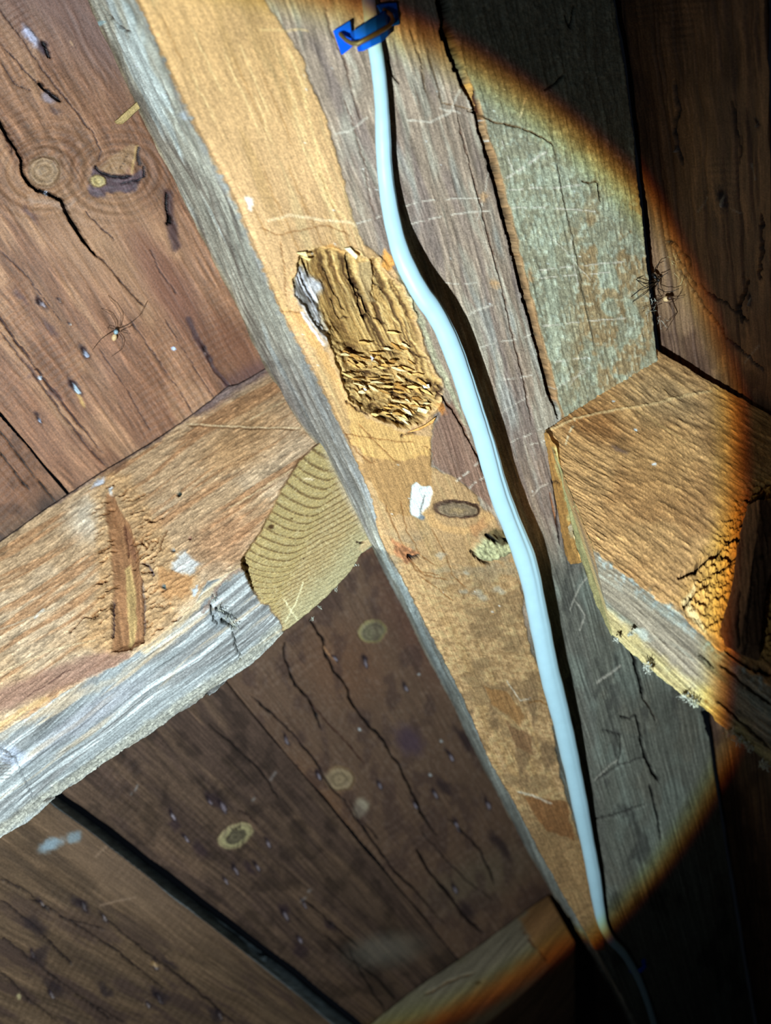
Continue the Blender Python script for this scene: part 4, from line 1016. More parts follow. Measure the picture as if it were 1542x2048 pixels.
# ================================================================ RIGHT RAIL
def paint_rrail(S):
    X, Y = S.X, S.Y
    g1 = S.grain(200, 10, 901, 4); g2 = S.grain(38, 4.0, 911, 3, .95); g3 = S.grain(90, 3, 921, 3); sp = vn(X / 2.6, Y / 2.6, 931)
    r = S.reg + 0 * X
    S.C = hexc(184, 136, 84) * np.ones_like(S.C)
    S.mix(ss(.45, .66, fbm(X / 90, Y / 90, 941, 3)), hexc(160, 112, 66), .7); S.mix(ss(1.3, .3, S.ell(1330, 790, 120, 60, 25, 2)), hexc(172, 136, 92), .7)
    S.mix(ss(1.3, .2, S.ell(1190, 850, 70, 40, 10, 2)), hexc(146, 92, 48), .5)
    S.mix(ss(1.3, .3, S.ell(1330, 930, 90, 90, 25, 2)), hexc(190, 140, 84), .4)
    S.C *= (.56 + .88 * g2)[..., None]; S.h += (g2 - .5) * .0022 + (g1 - .5) * .0012
    S.mix(ss(.62, .8, g2), hexc(226, 172, 104), .45)
    # crumbled knot surround
    ar = ss(30, -20, S.sdf([(1370, 1200), (1400, 1130), (1440, 1080), (1500, 980), (1560, 960), (1600, 1100), (1560, 1320), (1440, 1270), (1390, 1240)], 4))
    fl = fbm(X / 7, Y / 5, 951, 4, .6); S.mix(ar, hexc(196, 144, 70) * np.ones_like(S.C) * (.5 + 1.0 * fl)[..., None], .8); S.h += ar * (fl - .5) * .009
    S.mix(ss(2, -4, S.sdf([(1362, 1205), (1392, 1160), (1385, 1210), (1420, 1270), (1400, 1262), (1378, 1232)], 2)), hexc(232, 200, 140), .7)
    for pts, w in (([(1355, 1152), (1385, 1142), (1400, 1128), (1420, 1115), (1445, 1095)], 7), ([(1392, 1135), (1404, 1125)], 10), ([(1420, 1112), (1432, 1106)], 9), ([(1452, 1080), (1480, 1075), (1496, 1090)], 10),
                   ([(1440, 1110), (1470, 1115), (1490, 1100)], 8), ([(1480, 1050), (1496, 1045), (1500, 1030)], 8), ([(1490, 1000), (1510, 1010), (1530, 990)], 7), ([(1366, 1212), (1380, 1200), (1392, 1180)], 3),
                   ([(1400, 1165), (1412, 1170), (1420, 1166)], 4), ([(1425, 1150), (1440, 1140), (1455, 1130)], 4), ([(1395, 1205), (1410, 1210)], 3), ([(1520, 1330), (1535, 1345), (1542, 1350)], 6)):
        S.crack(pts, w, .008, (26, 16, 10), 2)
    # scratches
    S.trail([(1094, 862), (1122, 850), (1150, 838), (1190, 828), (1230, 820), (1290, 812), (1350, 797), (1420, 782)], 4.2, (216, 176, 118), 0, .95, .0008, .8)
    S.trail([(1206, 780), (1240, 800), (1275, 820), (1320, 850), (1370, 885)], 2.6, (206, 160, 98), 0, .8, .0004); S.trail([(1132, 888), (1140, 862), (1150, 842)], 3.4, (222, 196, 150), 5, .8)
    S.trail([(1118, 872), (1160, 905), (1205, 940), (1230, 965)], 2.2, (206, 150, 86), 0, .7)
    for x0, y0, r_ in ((1227, 803, 3), (1272, 860, 4), (1308, 928, 4)): S.mix(ss(1.3, .6, S.ell(x0, y0, r_, r_ * .7, 0, 1)), hexc(222, 226, 220), .9)
    S.mix(ss(1.2, .4, S.ell(1240, 900, 22, 6, 28, 2)), hexc(88, 68, 62), .6)
    # grey waney front
    fr = ss(1.995, 2.03, r + (fbm(X / 20, Y / 12, 961, 3) - .5) * .10)
    cc = hexc(150, 132, 106) * np.ones_like(S.C)
    mm = (ss(.48, .66, S.grain(200, 16, 971, 3)) * .8)[..., None]; cc = cc * (1 - mm) + hexc(166, 164, 142) * mm
    mm = (ss(2.60, 2.85, r + (fbm(X / 30, Y / 30, 981, 3) - .5) * .3))[..., None] * .85; cc = cc * (1 - mm) + hexc(190, 164, 104) * mm
    mm = (ss(2.3, 2.02, r) * ss(.5, .62, fbm(X / 8, Y / 8, 985, 3)) * .8)[..., None]; cc = cc * (1 - mm) + hexc(176, 180, 164) * mm
    cc *= (.60 + .80 * g3)[..., None]
    cc *= .86
    S.C = S.C * (1 - fr[..., None]) + cc * fr[..., None]; S.h += fr * ((g3 - .5) * .003)
    S.mix(ss(1.2, .4, S.ell(1282, 1268, 26, 8, 25, 3)), hexc(178, 178, 158), .7); S.mix(ss(1.2, .5, S.ell(1412, 1403, 6, 6, 0, 1)), hexc(110, 80, 40), .8)
    for pts, w in (([(1395, 1308), (1410, 1320), (1425, 1335)], 3), ([(1440, 1330), (1500, 1380), (1542, 1410)], 4), ([(1430, 1400), (1500, 1460), (1542, 1500)], 4), ([(1450, 1300), (1500, 1335), (1542, 1350)], 6)):
        S.crack(pts, w, .004, (50, 40, 28), 1)
    # end face of the rail
    en = (r >= 3.0)
    S.C = np.where(en[..., None], hexc(176, 160, 104) * (.8 + .4 * g3)[..., None], S.C)
    S.C *= (.9 + .2 * sp)[..., None]; S.h += (sp - .5) * .0004


# sections run along the rail from its end at the post towards the right
G1 = [(1090, 862, 1.685), (1150, 820, 1.665), (1230, 760, 1.635), (1312, 699, 1.605), (1420, 762, wG(1420, 762)), (1542, 830, wG(1542, 830)), (1760, 955, wG(1760, 955))]
G2 = [(1185, 1096, wG(1185, 1096)), (1225, 1130, wG(1225, 1130)), (1267, 1160, wG(1267, 1160)), (1325, 1202, wG(1325, 1202)), (1361, 1226, wG(1361, 1226)), (1423, 1287, wG(1423, 1287)), (1542, 1372, wG(1542, 1372)), (1800, 1560, wG(1800, 1560))]
# upper face: ruled between the line on the post/wall and the front arris; front: down to the wane
G3 = [(1225, 1268, 2.02), (1258, 1300, 2.05), (1300, 1335, 2.09), (1345, 1375, 2.14), (1400, 1412, 2.2), (1445, 1452, 2.26), (1490, 1490, 2.3), (1542, 1534, 2.36), (1780, 1730, 2.5)]
G4 = [(1232, 1180, 1.45), (1320, 1250, 1.5), (1450, 1370, 1.6), (1542, 1450, 1.66), (1780, 1600, 1.8)]
G0 = [(1200, 880, 1.50), (1320, 790, 1.45), (1542, 920, 1.6), (1760, 1050, 1.7)]


def tt(pts, keys):  # shared station parameter
    return resample(pts, 240, keys)


def loft_t(rails, segs):
    R = [P(r[:, 0], r[:, 1], r[:, 2]) for r in rails]; cols = []; reg = []
    for i in range(len(R)):
        A = R[i]; B = R[(i + 1) % len(R)]
        for k in range(segs[i]): cols.append(A + (B - A) * (k / segs[i])); reg.append(i + k / segs[i])
    Pc = np.stack(cols, 1); return Pc, 771 - F * Pc[..., 0] / Pc[..., 2], 1024 + F * Pc[..., 1] / Pc[..., 2], np.array(reg)


NR = 330
g1 = resample(G1, NR, [0, .12, .28, .45, .62, .78, 1]); g2_ = resample(G2, NR, [0, .10, .2, .34, .42, .56, .76, 1]); g3_ = resample(G3, NR, [0, .08, .18, .29, .40, .50, .60, .74, 1])
g4 = resample(G4, NR, [0, .25, .5, .72, 1]); g0 = resample(G0, NR, [0, .4, .75, 1])
# the left end: the top face starts at its short edge by the post
Pc, X_, Y_, reg_ = loft_t([g0, g1, g2_, g3_, g4], [2, 170, 75, 4, 5])
SR = Surf(X_, Y_, VRR); SR.reg = np.broadcast_to(reg_, X_.shape); paint_rrail(SR)
n_ = displace(Pc, SR.h)
if (n_[:, 80] * -Pc[:, 80]).sum() < 0: n_ = -n_
QR = Pc + n_ * SR.h[..., None]
me = grid_mesh('timber_rail', W(QR), SR.C, np.stack([SR.g / F * .55, SR.a / F * .55], -1))
rrail = link('timber_rail', me, MAT_WOOD)
tag(rrail, 'orange-brown timber rail jutting out at the right, with a long pale scratch', 'timber rail')


def patch(name, rows, col, mat, parent, seed=0, n=60, m=16, amp=.0012, dark=None, V=VP):
    """small ruled piece between polylines (x, y, w), with a thin body behind it"""
    R = [resample(r, n) for r in rows]; L = []
    for i in range(len(R) - 1):
        for k in range(m): L.append(R[i] + (R[i + 1] - R[i]) * (k / m))
    L.append(R[-1]); A = np.stack(L, 1)
    back = A[:, ::-1][:, [0, -1]].copy(); back[..., 2] -= .09; A = np.concatenate([A, back], 1)
    Pc = P(A[..., 0], A[..., 1], A[..., 2]); S = Surf(A[..., 0], A[..., 1], V)
    S.C = hexc(*col) * np.ones_like(S.C); g = S.grain(60, 4, seed, 4); sp = fbm(S.X / 4, S.Y / 4, seed + 3, 3)
    S.C *= (.62 + .38 * g + .38 * sp)[..., None]; S.h += (g - .5) * amp * 2 + (sp - .5) * amp
    if dark: dark(S)
    nn = displace(Pc, S.h)
    if (nn[:, m // 2] * -Pc[:, m // 2]).sum() < 0: nn = -nn
    return link(name, grid_mesh(name, W(Pc + nn * S.h[..., None]), S.C, np.stack([S.g / F * .55, S.a / F * .55], -1)), mat, parent)


def pd1(S):
    S.crack([(1109, 888), (1116, 888), (1124, 892)], 4, .002, (30, 18, 10)); S.crack([(1102, 960), (1112, 964), (1118, 968)], 3, .002, (60, 40, 20))
    S.crack([(1140, 1046), (1145, 1058), (1150, 1062)], 5, .003, (50, 30, 18)); S.mix(ss(3, -2, S.sdf([(1142, 1048), (1152, 1050), (1160, 1090), (1150, 1082), (1140, 1070)], 2)), hexc(206, 184, 140), .7)
    S.mix(ss(5, 1, S.dist([(1112, 900), (1120, 950), (1134, 1000), (1140, 1040)], 2)[0]), hexc(214, 204, 130), .6)


# the rail's end: an orange shoulder against the post and a pale bevelled cheek
o = patch('tenon_shoulder', [[(1087, 868, 1.70), (1098, 930, 1.66), (1110, 990, 1.64), (1122, 1060, 1.60), (1130, 1108, 1.58), (1140, 1128, 1.56), (1150, 1128, 1.56)],
                             [(1092, 862, 1.71), (1112, 895, 1.75), (1128, 960, 1.78), (1140, 1030, 1.78), (1152, 1090, 1.76), (1162, 1122, 1.74), (1164, 1124, 1.74)]], (190, 136, 72), MAT_CUT, rrail, 5, dark=pd1)
tag(o, 'orange sawn shoulder against the post')
_ge = [tuple(g1[0]), tuple(g2_[0]), tuple(g3_[0])]
_pe = P(np.array([_ge[0][0], _ge[1][0]]), np.array([_ge[0][1], _ge[1][1]]), np.array([_ge[0][2], _ge[1][2]]))
_ed = []
for t_ in np.linspace(0, 1, 8):
    p_ = _pe[0] * (1 - t_) + _pe[1] * t_; _ed.append((771 - F * p_[0] / p_[2] + 1.5, 1024 + F * p_[1] / p_[2], -1 / p_[2] + .004))
_ed += [(1196, 1140, (1.945 + 2.02) / 2 - .03), (1227, 1268, 2.02)]
o = patch('end_cheek', [[(1098, 876, 1.70), (1118, 940, 1.77), (1130, 990, 1.78), (1142, 1040, 1.78), (1152, 1090, 1.78), (1164, 1122, 1.78), (1190, 1200, 1.85), (1222, 1272, 1.98)], _ed],
          (168, 154, 100), MAT_CUT, rrail, 8)
tag(o, 'pale greenish bevelled end')
# the branch knot in the right rail
def pd2(S):
    S.crack([(1480, 1180), (1474, 1260), (1478, 1300)], 3, .002, (34, 24, 18)); S.crack([(1508, 1120), (1500, 1220), (1492, 1310)], 2.4, .002, (34, 24, 18))
    S.mix(ss(1.2, .5, S.ell(1523, 1115, 6, 4)), hexc(40, 28, 20), .9)


o = patch('branch_knot', [[(1496, 1010, 2.02), (1478, 1080, 2.12), (1462, 1180, 2.22), (1440, 1262, 2.30), (1452, 1292, 2.32)],
                          [(1520, 1000, 2.05), (1512, 1080, 2.17), (1496, 1190, 2.30), (1482, 1280, 2.36), (1484, 1310, 2.36)],
                          [(1556, 1000, 2.03), (1552, 1080, 2.13), (1530, 1200, 2.25), (1520, 1300, 2.32), (1514, 1322, 2.32)]], (116, 84, 60), MAT_WOOD, rrail, 15, dark=pd2)
tag(o, 'dark brown branch knot')


# ================================================================ LOWER RAIL
def paint_low(S):
    X, Y = S.X, S.Y
    g = S.grain(160, 12, 991, 4); g3 = S.grain(60, 4, 992, 3)
    S.C = hexc(126, 112, 88) * np.ones_like(S.C)  # base kept darker: weak light at the torch rim put into the colour
    S.mix(ss(.45, .65, fbm(X / 60, Y / 50, 993, 3)), hexc(122, 110, 80), .7)
    S.mix(ss(3, -10, S.sdf([(1095, 1770), (1035, 1838), (1060, 1880), (1110, 1960), (1200, 1900)], 2)), hexc(150, 98, 52), .75)
    S.mix(ss(40, 5, S.dist([(870, 2060), (980, 1990), (1120, 1900)], 2)[0]), hexc(160, 92, 44), .5)
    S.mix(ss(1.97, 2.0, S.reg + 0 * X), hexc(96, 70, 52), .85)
    S.C *= (.7 + .3 * g + .3 * g3)[..., None]; S.h += (g - .5) * .003
    S.crack([(1040, 1850), (1075, 1900), (1090, 1920)], 3, .002, (90, 50, 26)); S.mix(ss(1.2, .4, S.ell(958, 1966, 6, 5, 0, 2)), hexc(80, 60, 36), .8)
    S.crack([(850, 1990), (900, 1960), (950, 1945)], 3, .003, (100, 70, 40))


# low rail
K1 = [(x_, y_, wL(x_, y_) + .006) for x_, y_ in ((560, 2180), (738, 2050), (820, 1985), (900, 1930), (970, 1884), (1030, 1838), (1096, 1790))]
K2 = [(700, 2260, .99), (880, 2130, .98), (960, 2060, .97), (1020, 2010, .96), (1070, 1965, .95), (1110, 1925, .94), (1150, 1885, .93)]
K3 = [(760, 2500, .99), (930, 2400, .98), (1000, 2330, .97), (1050, 2280, .96), (1090, 2220, .95), (1120, 2180, .94), (1150, 2150, .93)]
K4 = [(760, 2490, .74), (1120, 2100, .72)]
K5 = [(560, 2190, wL(560, 2190) - .03), (1110, 1800, wL(1110, 1800) - .03)]
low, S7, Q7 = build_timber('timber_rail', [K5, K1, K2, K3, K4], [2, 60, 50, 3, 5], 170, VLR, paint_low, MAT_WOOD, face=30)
tag(low, 'short stretch of timber rail low down left of the post, half in shadow', 'timber rail')

# ================================================================ helpers that sit things on real surfaces
from mathutils.bvhtree import BVHTree


def surface_w(Q, S_, x, y):
    """inverse depth of a built surface at a photo position"""
    m = (abs(S_.X - x) < 6) & (abs(S_.Y - y) < 6) & (S_.reg > 1.0)
    z = -Q[..., 2][m]
    return 1.0 / z.min() if m.any() else None


def wpost(x, y):
    w = surface_w(QP, SP, x, y)
    return w if w else wM(x, y)


# ================================================================ CABLE
CB = [(735, -60, 26, 6), (737, 0, 27, 6), (742, 40, 28, 6), (748, 85, 29, 6), (754, 120, 29, 7), (760, 170, 28, 8), (764, 220, 29, 9), (766, 270, 31, 9), (769, 330, 32, 9), (776, 390, 33, 10), (787, 450, 36, 14), (802, 505, 38, 19), (822, 550, 40, 23), (845, 590, 41, 26), (868, 622, 41, 28),
      (890, 662, 41, 30), (910, 710, 42, 31), (928, 760, 42, 32), (944, 810, 42, 33), (960, 855, 41, 34), (974, 900, 41, 34), (988, 950, 42, 34), (1004, 1000, 42, 34), (1024, 1050, 42, 35),
      (1046, 1105, 44, 36), (1062, 1160, 42, 38), (1073, 1215, 41, 38), (1084, 1270, 41, 38), (1098, 1340, 41, 38), (1112, 1395, 40, 37), (1126, 1450, 38, 36), (1138, 1505, 36, 34), (1149, 1555, 34, 32), (1160, 1610, 32, 30), (1172, 1670, 29, 26),
      (1182, 1720, 27, 24), (1190, 1765, 27, 22), (1197, 1810, 23, 19), (1206, 1850, 19, 16), (1222, 1880, 17, 15), (1246, 1905, 16, 14), (1262, 1930, 15, 12), (1278, 1960, 14, 12), (1295, 2005, 13, 12), (1312, 2060, 12, 12)]
cp = []; cr = []
for x, y, wd_, h in CB:
    d = 1 / wM(x, y) - h * .001 - .002
    cp.append(P(x, y, 1 / d)); cr.append(wd_ / 2 / F * d * 1.0)
cp = np.array(cp); cr = np.array(cr)
tq = np.linspace(0, len(cp) - 1, 260)
ix = np.arange(len(cp))


def smooth_interp(v):
    out = []
    for t in tq:
        i = int(min(t, len(v) - 2)); f_ = t - i
        p0, p1, p2, p3 = v[max(i - 1, 0)], v[i], v[i + 1], v[min(i + 2, len(v) - 1)]
        out.append(.5 * ((2 * p1) + (-p0 + p2) * f_ + (2 * p0 - 5 * p1 + 4 * p2 - p3) * f_ ** 2 + (-p0 + 3 * p1 - 3 * p2 + p3) * f_ ** 3))
    return np.array(out)


cps = smooth_interp(cp); crs = smooth_interp(cr)
crs = crs * (1 + .018 * np.sin(tq * 2.9) + .012 * np.sin(tq * 7.1))


def fold(th):     # the two cores press a shallow groove into the sheath; it twists slowly round the cable
    t = np.linspace(0, 1, len(cps))[:, None]; c = 2.35 + .5 * np.sin(t * 7)
    k = ss(.10, .2, t) * ss(.62, .5, t) + .25
    return 1 - .13 * k * np.exp(-((th[None] - c) / .20) ** 2) - .05 * k * np.exp(-((th[None] - c - .45) / .12) ** 2)


me = tube_mesh('electrical_cable', cps, crs, 64, .72, groove=fold)
cable = link('electrical_cable', me, MAT_CABLE)
tag(cable, 'thick white cable running down the face of the timber post, held by a blue clip', 'cable')


# ================================================================ CLIP
def pw(x, y, h):   # point h metres proud of the post
    d = 1 / wM(x, y) - h
    return P(x, y, 1 / d)


def band(name, top, bot, mat, parent, th=.0016):
    """plastic strap: two edge polylines of camera-space points"""
    t = np.array(top); b = np.array(bot); n = len(t)
    c = np.stack([t, b], 1); du = np.gradient(t, axis=0); dv = b - t; nn = np.cross(du, dv); nn /= np.linalg.norm(nn, axis=1, keepdims=True)
    if (nn * -t).sum() < 0: nn = -nn
    k = c - nn[:, None] * th
    V_ = W(np.concatenate([c[:, 0], c[:, 1], k[:, 0], k[:, 1]])); f = []
    for i in range(n - 1):
        f += [(i, i + 1, n + i + 1, n + i), (2 * n + i, 3 * n + i, 3 * n + i + 1, 2 * n + i + 1), (i, 2 * n + i, 2 * n + i + 1, i + 1), (n + i, n + i + 1, 3 * n + i + 1, 3 * n + i)]
    f += [(0, n, 3 * n, 2 * n), (n - 1, 3 * n - 1, 4 * n - 1, 2 * n - 1)]
    me = bpy.data.meshes.new(name); me.from_pydata(V_.tolist(), [], f); me.update()
    o = link(name, me, mat, parent)
    md = o.modifiers.new('round', 'BEVEL'); md.width = .0005; md.segments = 2
    return o


clip = empty('cable_clip', W(pw(740, 70, 0)))
tag(clip, 'bright blue plastic clip with a rusty staple over the white cable', 'cable clip')
tag(band('foot', [pw(667, 63, .006), pw(684, 53, .007), pw(701, 42, .008)], [pw(684, 111, .001), pw(697, 101, .002), pw(707, 92, .003)], MAT_BLUE, clip), None)
band('strap', [pw(700, 64, .009), pw(708, 60, .018), pw(730, 46, .0215), pw(752, 34, .0205), pw(769, 22, .016), pw(774, 20, .009)], [pw(703, 86, .008), pw(710, 84, .017), pw(732, 74, .021), pw(754, 64, .020), pw(772, 50, .015), pw(776, 48, .008)], MAT_BLUE, clip)
band('strap', [pw(713, 95, .009), pw(722, 90, .017), pw(740, 81, .0205), pw(760, 71, .0195), pw(776, 60, .014), pw(781, 58, .008)], [pw(716, 104, .008), pw(725, 103, .016), pw(742, 95, .020), pw(763, 85, .019), pw(776, 74, .013), pw(780, 70, .007)], MAT_BLUE, clip)
band('foot', [pw(754, 9, .007), pw(775, 6, .006), pw(794, 5, .005)], [pw(778, 50, .007), pw(788, 52, .004), pw(800, 50, .002)], MAT_BLUE, clip)
st = [pw(679, 66, .001), pw(682, 70, .011), pw(692, 80, .014), (pw(704, 87, .020)), pw(716, 87, .0235), pw(735, 77, .0245), pw(755, 66, .0235), pw(772, 56, .019), pw(780, 50, .016), pw(786, 40, .013), pw(783, 30, .012), pw(772, 22, .011), pw(764, 18, .001)]
stm = link('staple', tube_mesh('staple', st, .0012, 8, 1), MAT_METAL, clip)

clip2 = empty('cable_clip', W(pw(1272, 1936, 0)))
tag(clip2, 'small dim blue clip on the cable in the dark lower right corner', 'cable clip')
band('strap', [pw(1262, 1943, .014), pw(1272, 1943, .018), pw(1282, 1938, .018), pw(1292, 1930, .014)], [pw(1263, 1948, .013), pw(1274, 1950, .017), pw(1285, 1944, .017), pw(1293, 1935, .013)], MAT_BLUE, clip2)
band('foot', [pw(1258, 1938, .004), pw(1266, 1932, .008)], [pw(1260, 1946, .004), pw(1268, 1944, .008)], MAT_BLUE, clip2)
band('foot', [pw(1284, 1922, .008), pw(1291, 1918, .004)], [pw(1288, 1940, .008), pw(1294, 1934, .004)], MAT_BLUE, clip2)

# ================================================================ loose splinters
def b1w(x, y): return wL(x, y)


def stick(name, poly, wfun, lift, th, col, parent, seed, mat=MAT_CUT):
    top = [P(x, y, 1 / (1 / wfun(x, y) - lift)) for x, y in poly]
    me = slab_mesh(name, top, th, .12)
    a = me.attributes.new('tint', 'FLOAT_COLOR', 'POINT')
    n = len(me.vertices); rs = np.random.RandomState(seed)
    c = np.ones((n, 4), np.float32); c[:, :3] = (np.clip(hexc(*col) * (.85 + .3 * rs.rand(n, 1)), 0, 1)) ** 2.2
    a.data.foreach_set('color', c.ravel().astype(np.float32))
    g = me.attributes.new('grain', 'FLOAT_VECTOR', 'POINT'); v = np.zeros(n * 3, np.float32); me.vertices.foreach_get('co', v)
    v = v.reshape(-1, 3)[:, [2, 0, 1]]; g.data.foreach_set('vector', np.ascontiguousarray(v).ravel())
    return link(name, me, mat, parent)


o = stick('wood_splinter', [(231, 242), (246, 228), (262, 214), (279, 199), (285, 205), (286, 212), (270, 226), (256, 240), (246, 248), (236, 247)], wL, .008, .006, (178, 150, 100), None, 3)
tag(o, 'small pale wood splinter sticking out beside the grey side of the post', 'wood splinter')

# torn fibres standing up in the knot hollow
random.seed(21)
FL = 0
for k in range(150):
    t = random.random()
    x = random.uniform(690, 872); y = random.uniform(640, 862)
    # keep inside the lower right of the hollow
    if y < 640 + (872 - x) * .30 or y > 845 or (x < 750 and y > 790) or x > 790 + (y - 640) * .5 or random.random() < .25: continue
    if x > 845 and y > 835: continue
    L = random.uniform(12, 34); a = math.radians(random.uniform(2, 42)); wdt = random.uniform(3, 7.5)
    c, s_ = math.cos(a), math.sin(a)
    bend = random.uniform(-4, 4)
    poly = [(x - c * L / 2 + s_ * wdt * .2, y - s_ * L / 2 - c * wdt * .2), (x + s_ * wdt / 2 + bend * .3, y - c * wdt / 2 + bend * .4), (x + c * L / 2, y + s_ * L / 2), (x - s_ * wdt / 2 + bend * .3, y + c * wdt / 2 + bend * .4), (x - c * L / 2 - s_ * wdt * .3, y - s_ * L / 2 + c * wdt * .3)]
    col = random.choice([(226, 184, 112), (200, 150, 80), (238, 208, 148), (176, 126, 64), (214, 166, 96)])
    w0 = wpost(x, y)
    stick('torn_fibre', poly, lambda a_, b_, w0=w0: w0, random.uniform(.0005, .003), .0014, col, post, k)
    FL += 1
for poly, col in (([(592, 505), (612, 503), (616, 514), (606, 512)], (236, 206, 140)), ([(688, 496), (700, 494), (716, 512), (712, 518)], (240, 222, 176)), ([(600, 512), (622, 518), (618, 522)], (238, 206, 130)),
                  ([(845, 770), (858, 768), (860, 776), (848, 776)], (240, 234, 214)), ([(728, 768), (734, 780), (730, 782), (724, 772)], (244, 240, 230)), ([(560 + 180, 710), (748, 716), (744, 722)], (190, 180, 190)),
                  ([(800, 812), (820, 822), (826, 832), (812, 826)], (240, 222, 166)), ([(836, 814), (858, 820), (852, 828), (834, 822)], (240, 220, 160)), ([(815, 865), (850, 850), (872, 834), (866, 846), (840, 860)], (226, 160, 88))):
    x = sum(p[0] for p in poly) / len(poly); y = sum(p[1] for p in poly) / len(poly); w0 = wpost(x, y)
    stick('torn_fibre', poly, lambda a_, b_, w0=w0: w0, .003, .0012, col, post, 77)


# ================================================================ SPIDERS
def spider(name, label, wf, lift, body, legs, mats, thin=.00028, group=None):
    """body: (kind, x, y, length px, width px, angle); legs: polylines, the middle knees lifted"""
    def q(x, y, h): d = 1 / wf(x, y) - h; return P(x, y, 1 / d)
    x0, y0 = body[0][1], body[0][2]
    root = empty(name, W(q(x0, y0, 0))); tag(root, label, 'spider', group)
    for kind, x, y, L, wd_, ang, mat in body:
        c = q(x, y, lift); r = wd_ / 2 / F / wf(x, y)
        ax = q(x + math.cos(math.radians(ang)) * 10, y + math.sin(math.radians(ang)) * 10, lift) - c
        link(kind, ball_mesh(kind, c, r, ax, L / wd_), mat, root)
    for leg in legs:
        n = len(leg); pts = []
        # densify so the tube bends softly
        for i in range(n):
            t = i / (n - 1); h = lift + .003 * math.sin(math.pi * min(1, t * 1.15)) if lift < .01 else lift + random.uniform(-.003, .003)
            if t == 1: h = .0006 if lift < .01 else lift * .6
            pts.append(q(leg[i][0], leg[i][1], h))
        link('leg', tube_mesh('leg', pts, np.linspace(thin * 1.25, thin * .7, n), 6, 1), mats, root)
    return root


spider('spider', 'long-legged spider with a pale abdomen on the brown board left of the post', wL, .004,
       [('cephalothorax', 232, 664, 10, 9, -70, MAT_HEAD), ('head', 233.5, 658.5, 6, 6.5, -70, MAT_SPIDER_DARK), ('abdomen', 228.5, 675, 14, 10, 105, MAT_ABDOMEN)],
       [[(233, 656), (231, 645), (222, 630), (212, 623), (203, 617)], [(240, 654), (242, 642), (242, 628), (230, 609), (221, 600), (217, 591)], [(236, 658), (254, 651), (268, 641), (280, 630), (289, 612), (295, 602)],
        [(240, 663), (250, 658), (261, 654), (262, 650)], [(240, 662), (250, 665), (261, 668)], [(238, 667), (244, 676), (246, 684), (244, 692), (242, 700), (232, 707), (223, 713)],
        [(227, 662), (212, 671), (199, 681), (192, 690), (185, 700)], [(229, 658), (222, 656), (215, 654), (216, 658)]], MAT_SPIDER, .00022)


def wcor(x, y): return min(wM(x, y), 1.70) if x < 1305 else max(1.56, wR(x, y))


random.seed(5)
spider('spider', 'black spider hanging in the crack between the post and the right boards', wcor, .014,
       [('cephalothorax', 1316, 560, 9, 7, 55, MAT_SPIDER_DARK), ('abdomen', 1308.5, 552, 15, 8, 50, MAT_SPIDER_DARK)],
       [[(1316, 562), (1303, 562), (1291, 568), (1280, 562), (1272, 559), (1288, 551)], [(1315, 563), (1300, 570), (1292, 576), (1272, 559)], [(1314, 563), (1302, 575), (1292, 586), (1264, 605)],
        [(1312, 563), (1298, 574), (1280, 580), (1262, 594)], [(1309, 544), (1312, 534), (1317, 527), (1328, 522)], [(1316, 555), (1326, 551), (1336, 545)],
        [(1316, 564), (1316, 576), (1330, 584), (1345, 583), (1358, 577)], [(1314, 566), (1310, 574), (1307, 580)], [(1316, 566), (1316, 580), (1324, 594)]], MAT_SPIDER_DARK, .00030)
spider('spider', 'brown spider with a round pale body just below the black one', wcor, .010,
       [('cephalothorax', 1339, 596, 11, 9, 10, MAT_SPIDER), ('abdomen', 1332, 598, 13, 11, 10, MAT_ABDOMEN)],
       [[(1341, 604), (1350, 602), (1358, 592), (1362, 582)], [(1330, 604), (1336, 606), (1342, 604)], [(1342, 598), (1354, 598), (1368, 594)], [(1322, 596), (1316, 600), (1304, 610), (1282, 618)],
        [(1322, 600), (1306, 612), (1284, 624)], [(1324, 606), (1304, 616), (1292, 634)], [(1340, 606), (1352, 629), (1336, 644), (1322, 656)], [(1338, 606), (1350, 632), (1332, 662)]], MAT_SPIDER, .00026)


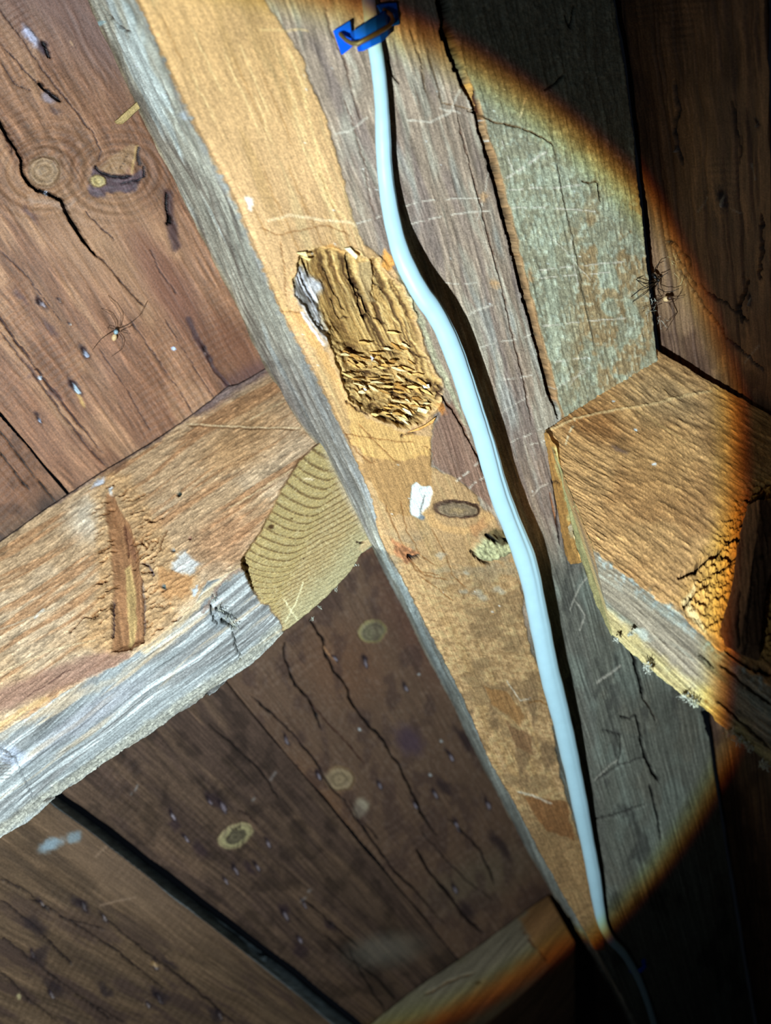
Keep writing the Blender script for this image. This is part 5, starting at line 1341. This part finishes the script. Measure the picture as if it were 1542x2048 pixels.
# ================================================================ COBWEB dust along the edges
def web(name, label, spots, wf, seed, n=16, r=12, thin=.00022, parent=None):
    rs = random.Random(seed); bm_v = []; bm_f = []
    for x, y, rr in spots:
        for k in range(n):
            a = rs.uniform(0, 6.28); L = rs.uniform(.3, 1) * rr; pts = []
            x0 = x + rs.uniform(-.6, .6) * rr; y0 = y + rs.uniform(-.3, .3) * rr
            for i in range(4):
                pts.append(P(x0 + math.cos(a) * L * i / 3 + rs.uniform(-1.5, 1.5), y0 + math.sin(a) * L * i / 3 + rs.uniform(-1.5, 1.5), 1 / (1 / wf(x0, y0) - rs.uniform(.0005, .005))))
            pts = np.array(pts); o_ = np.array([thin, thin * .6, 0]) * rs.uniform(.7, 1.6); b0 = len(bm_v)
            for p in pts:
                bm_v += [tuple(W(p + o_)), tuple(W(p - o_)), tuple(W(p + np.array([0, 0, thin * 1.2])))]
            for i in range(3):
                for j in range(3): bm_f.append((b0 + i * 3 + j, b0 + i * 3 + (j + 1) % 3, b0 + i * 3 + 3 + (j + 1) % 3, b0 + i * 3 + 3 + j))
    me = bpy.data.meshes.new(name); me.from_pydata(bm_v, [], bm_f); me.update()
    o = link(name, me, MAT_WEB, parent); tag(o, label, 'cobweb', None, 'stuff'); return o


web('cobweb', 'dusty cobweb scraps hanging along the lower edge of the right rail', [(1292, 1332, 9), (1300, 1342, 8), (1368, 1392, 12), (1380, 1400, 12), (1390, 1406, 10), (1232, 1280, 6), (1462, 1465, 14), (1480, 1480, 14), (1500, 1495, 10), (1530, 1530, 14), (1262, 1268, 7)], lambda x, y: 2.12 + (x - 1290) * .0009, 3, 22)
web('cobweb', 'grey cobweb fluff in the knot on the silver face of the left rail', [(440, 1222, 12), (455, 1240, 14), (468, 1252, 12), (425, 1200, 12)], lambda x, y: wF(x, y) + .01, 4, 14, thin=.00014)
web('cobweb', 'fine cobweb threads along the lower edge of the left rail near the post', [(674, 1178, 6), (622, 1236, 7), (640, 1215, 6), (712, 1132, 6)], lambda x, y: wF(x, y) + .004, 6, 6, thin=.00018)
web('cobweb', 'cobweb wisps in the crack by the two spiders', [(1302, 600, 16), (1300, 625, 18), (1322, 640, 20), (1350, 520, 22), (1365, 560, 18)], lambda x, y: wcor(x, y) + .01, 7, 9, thin=.00012)
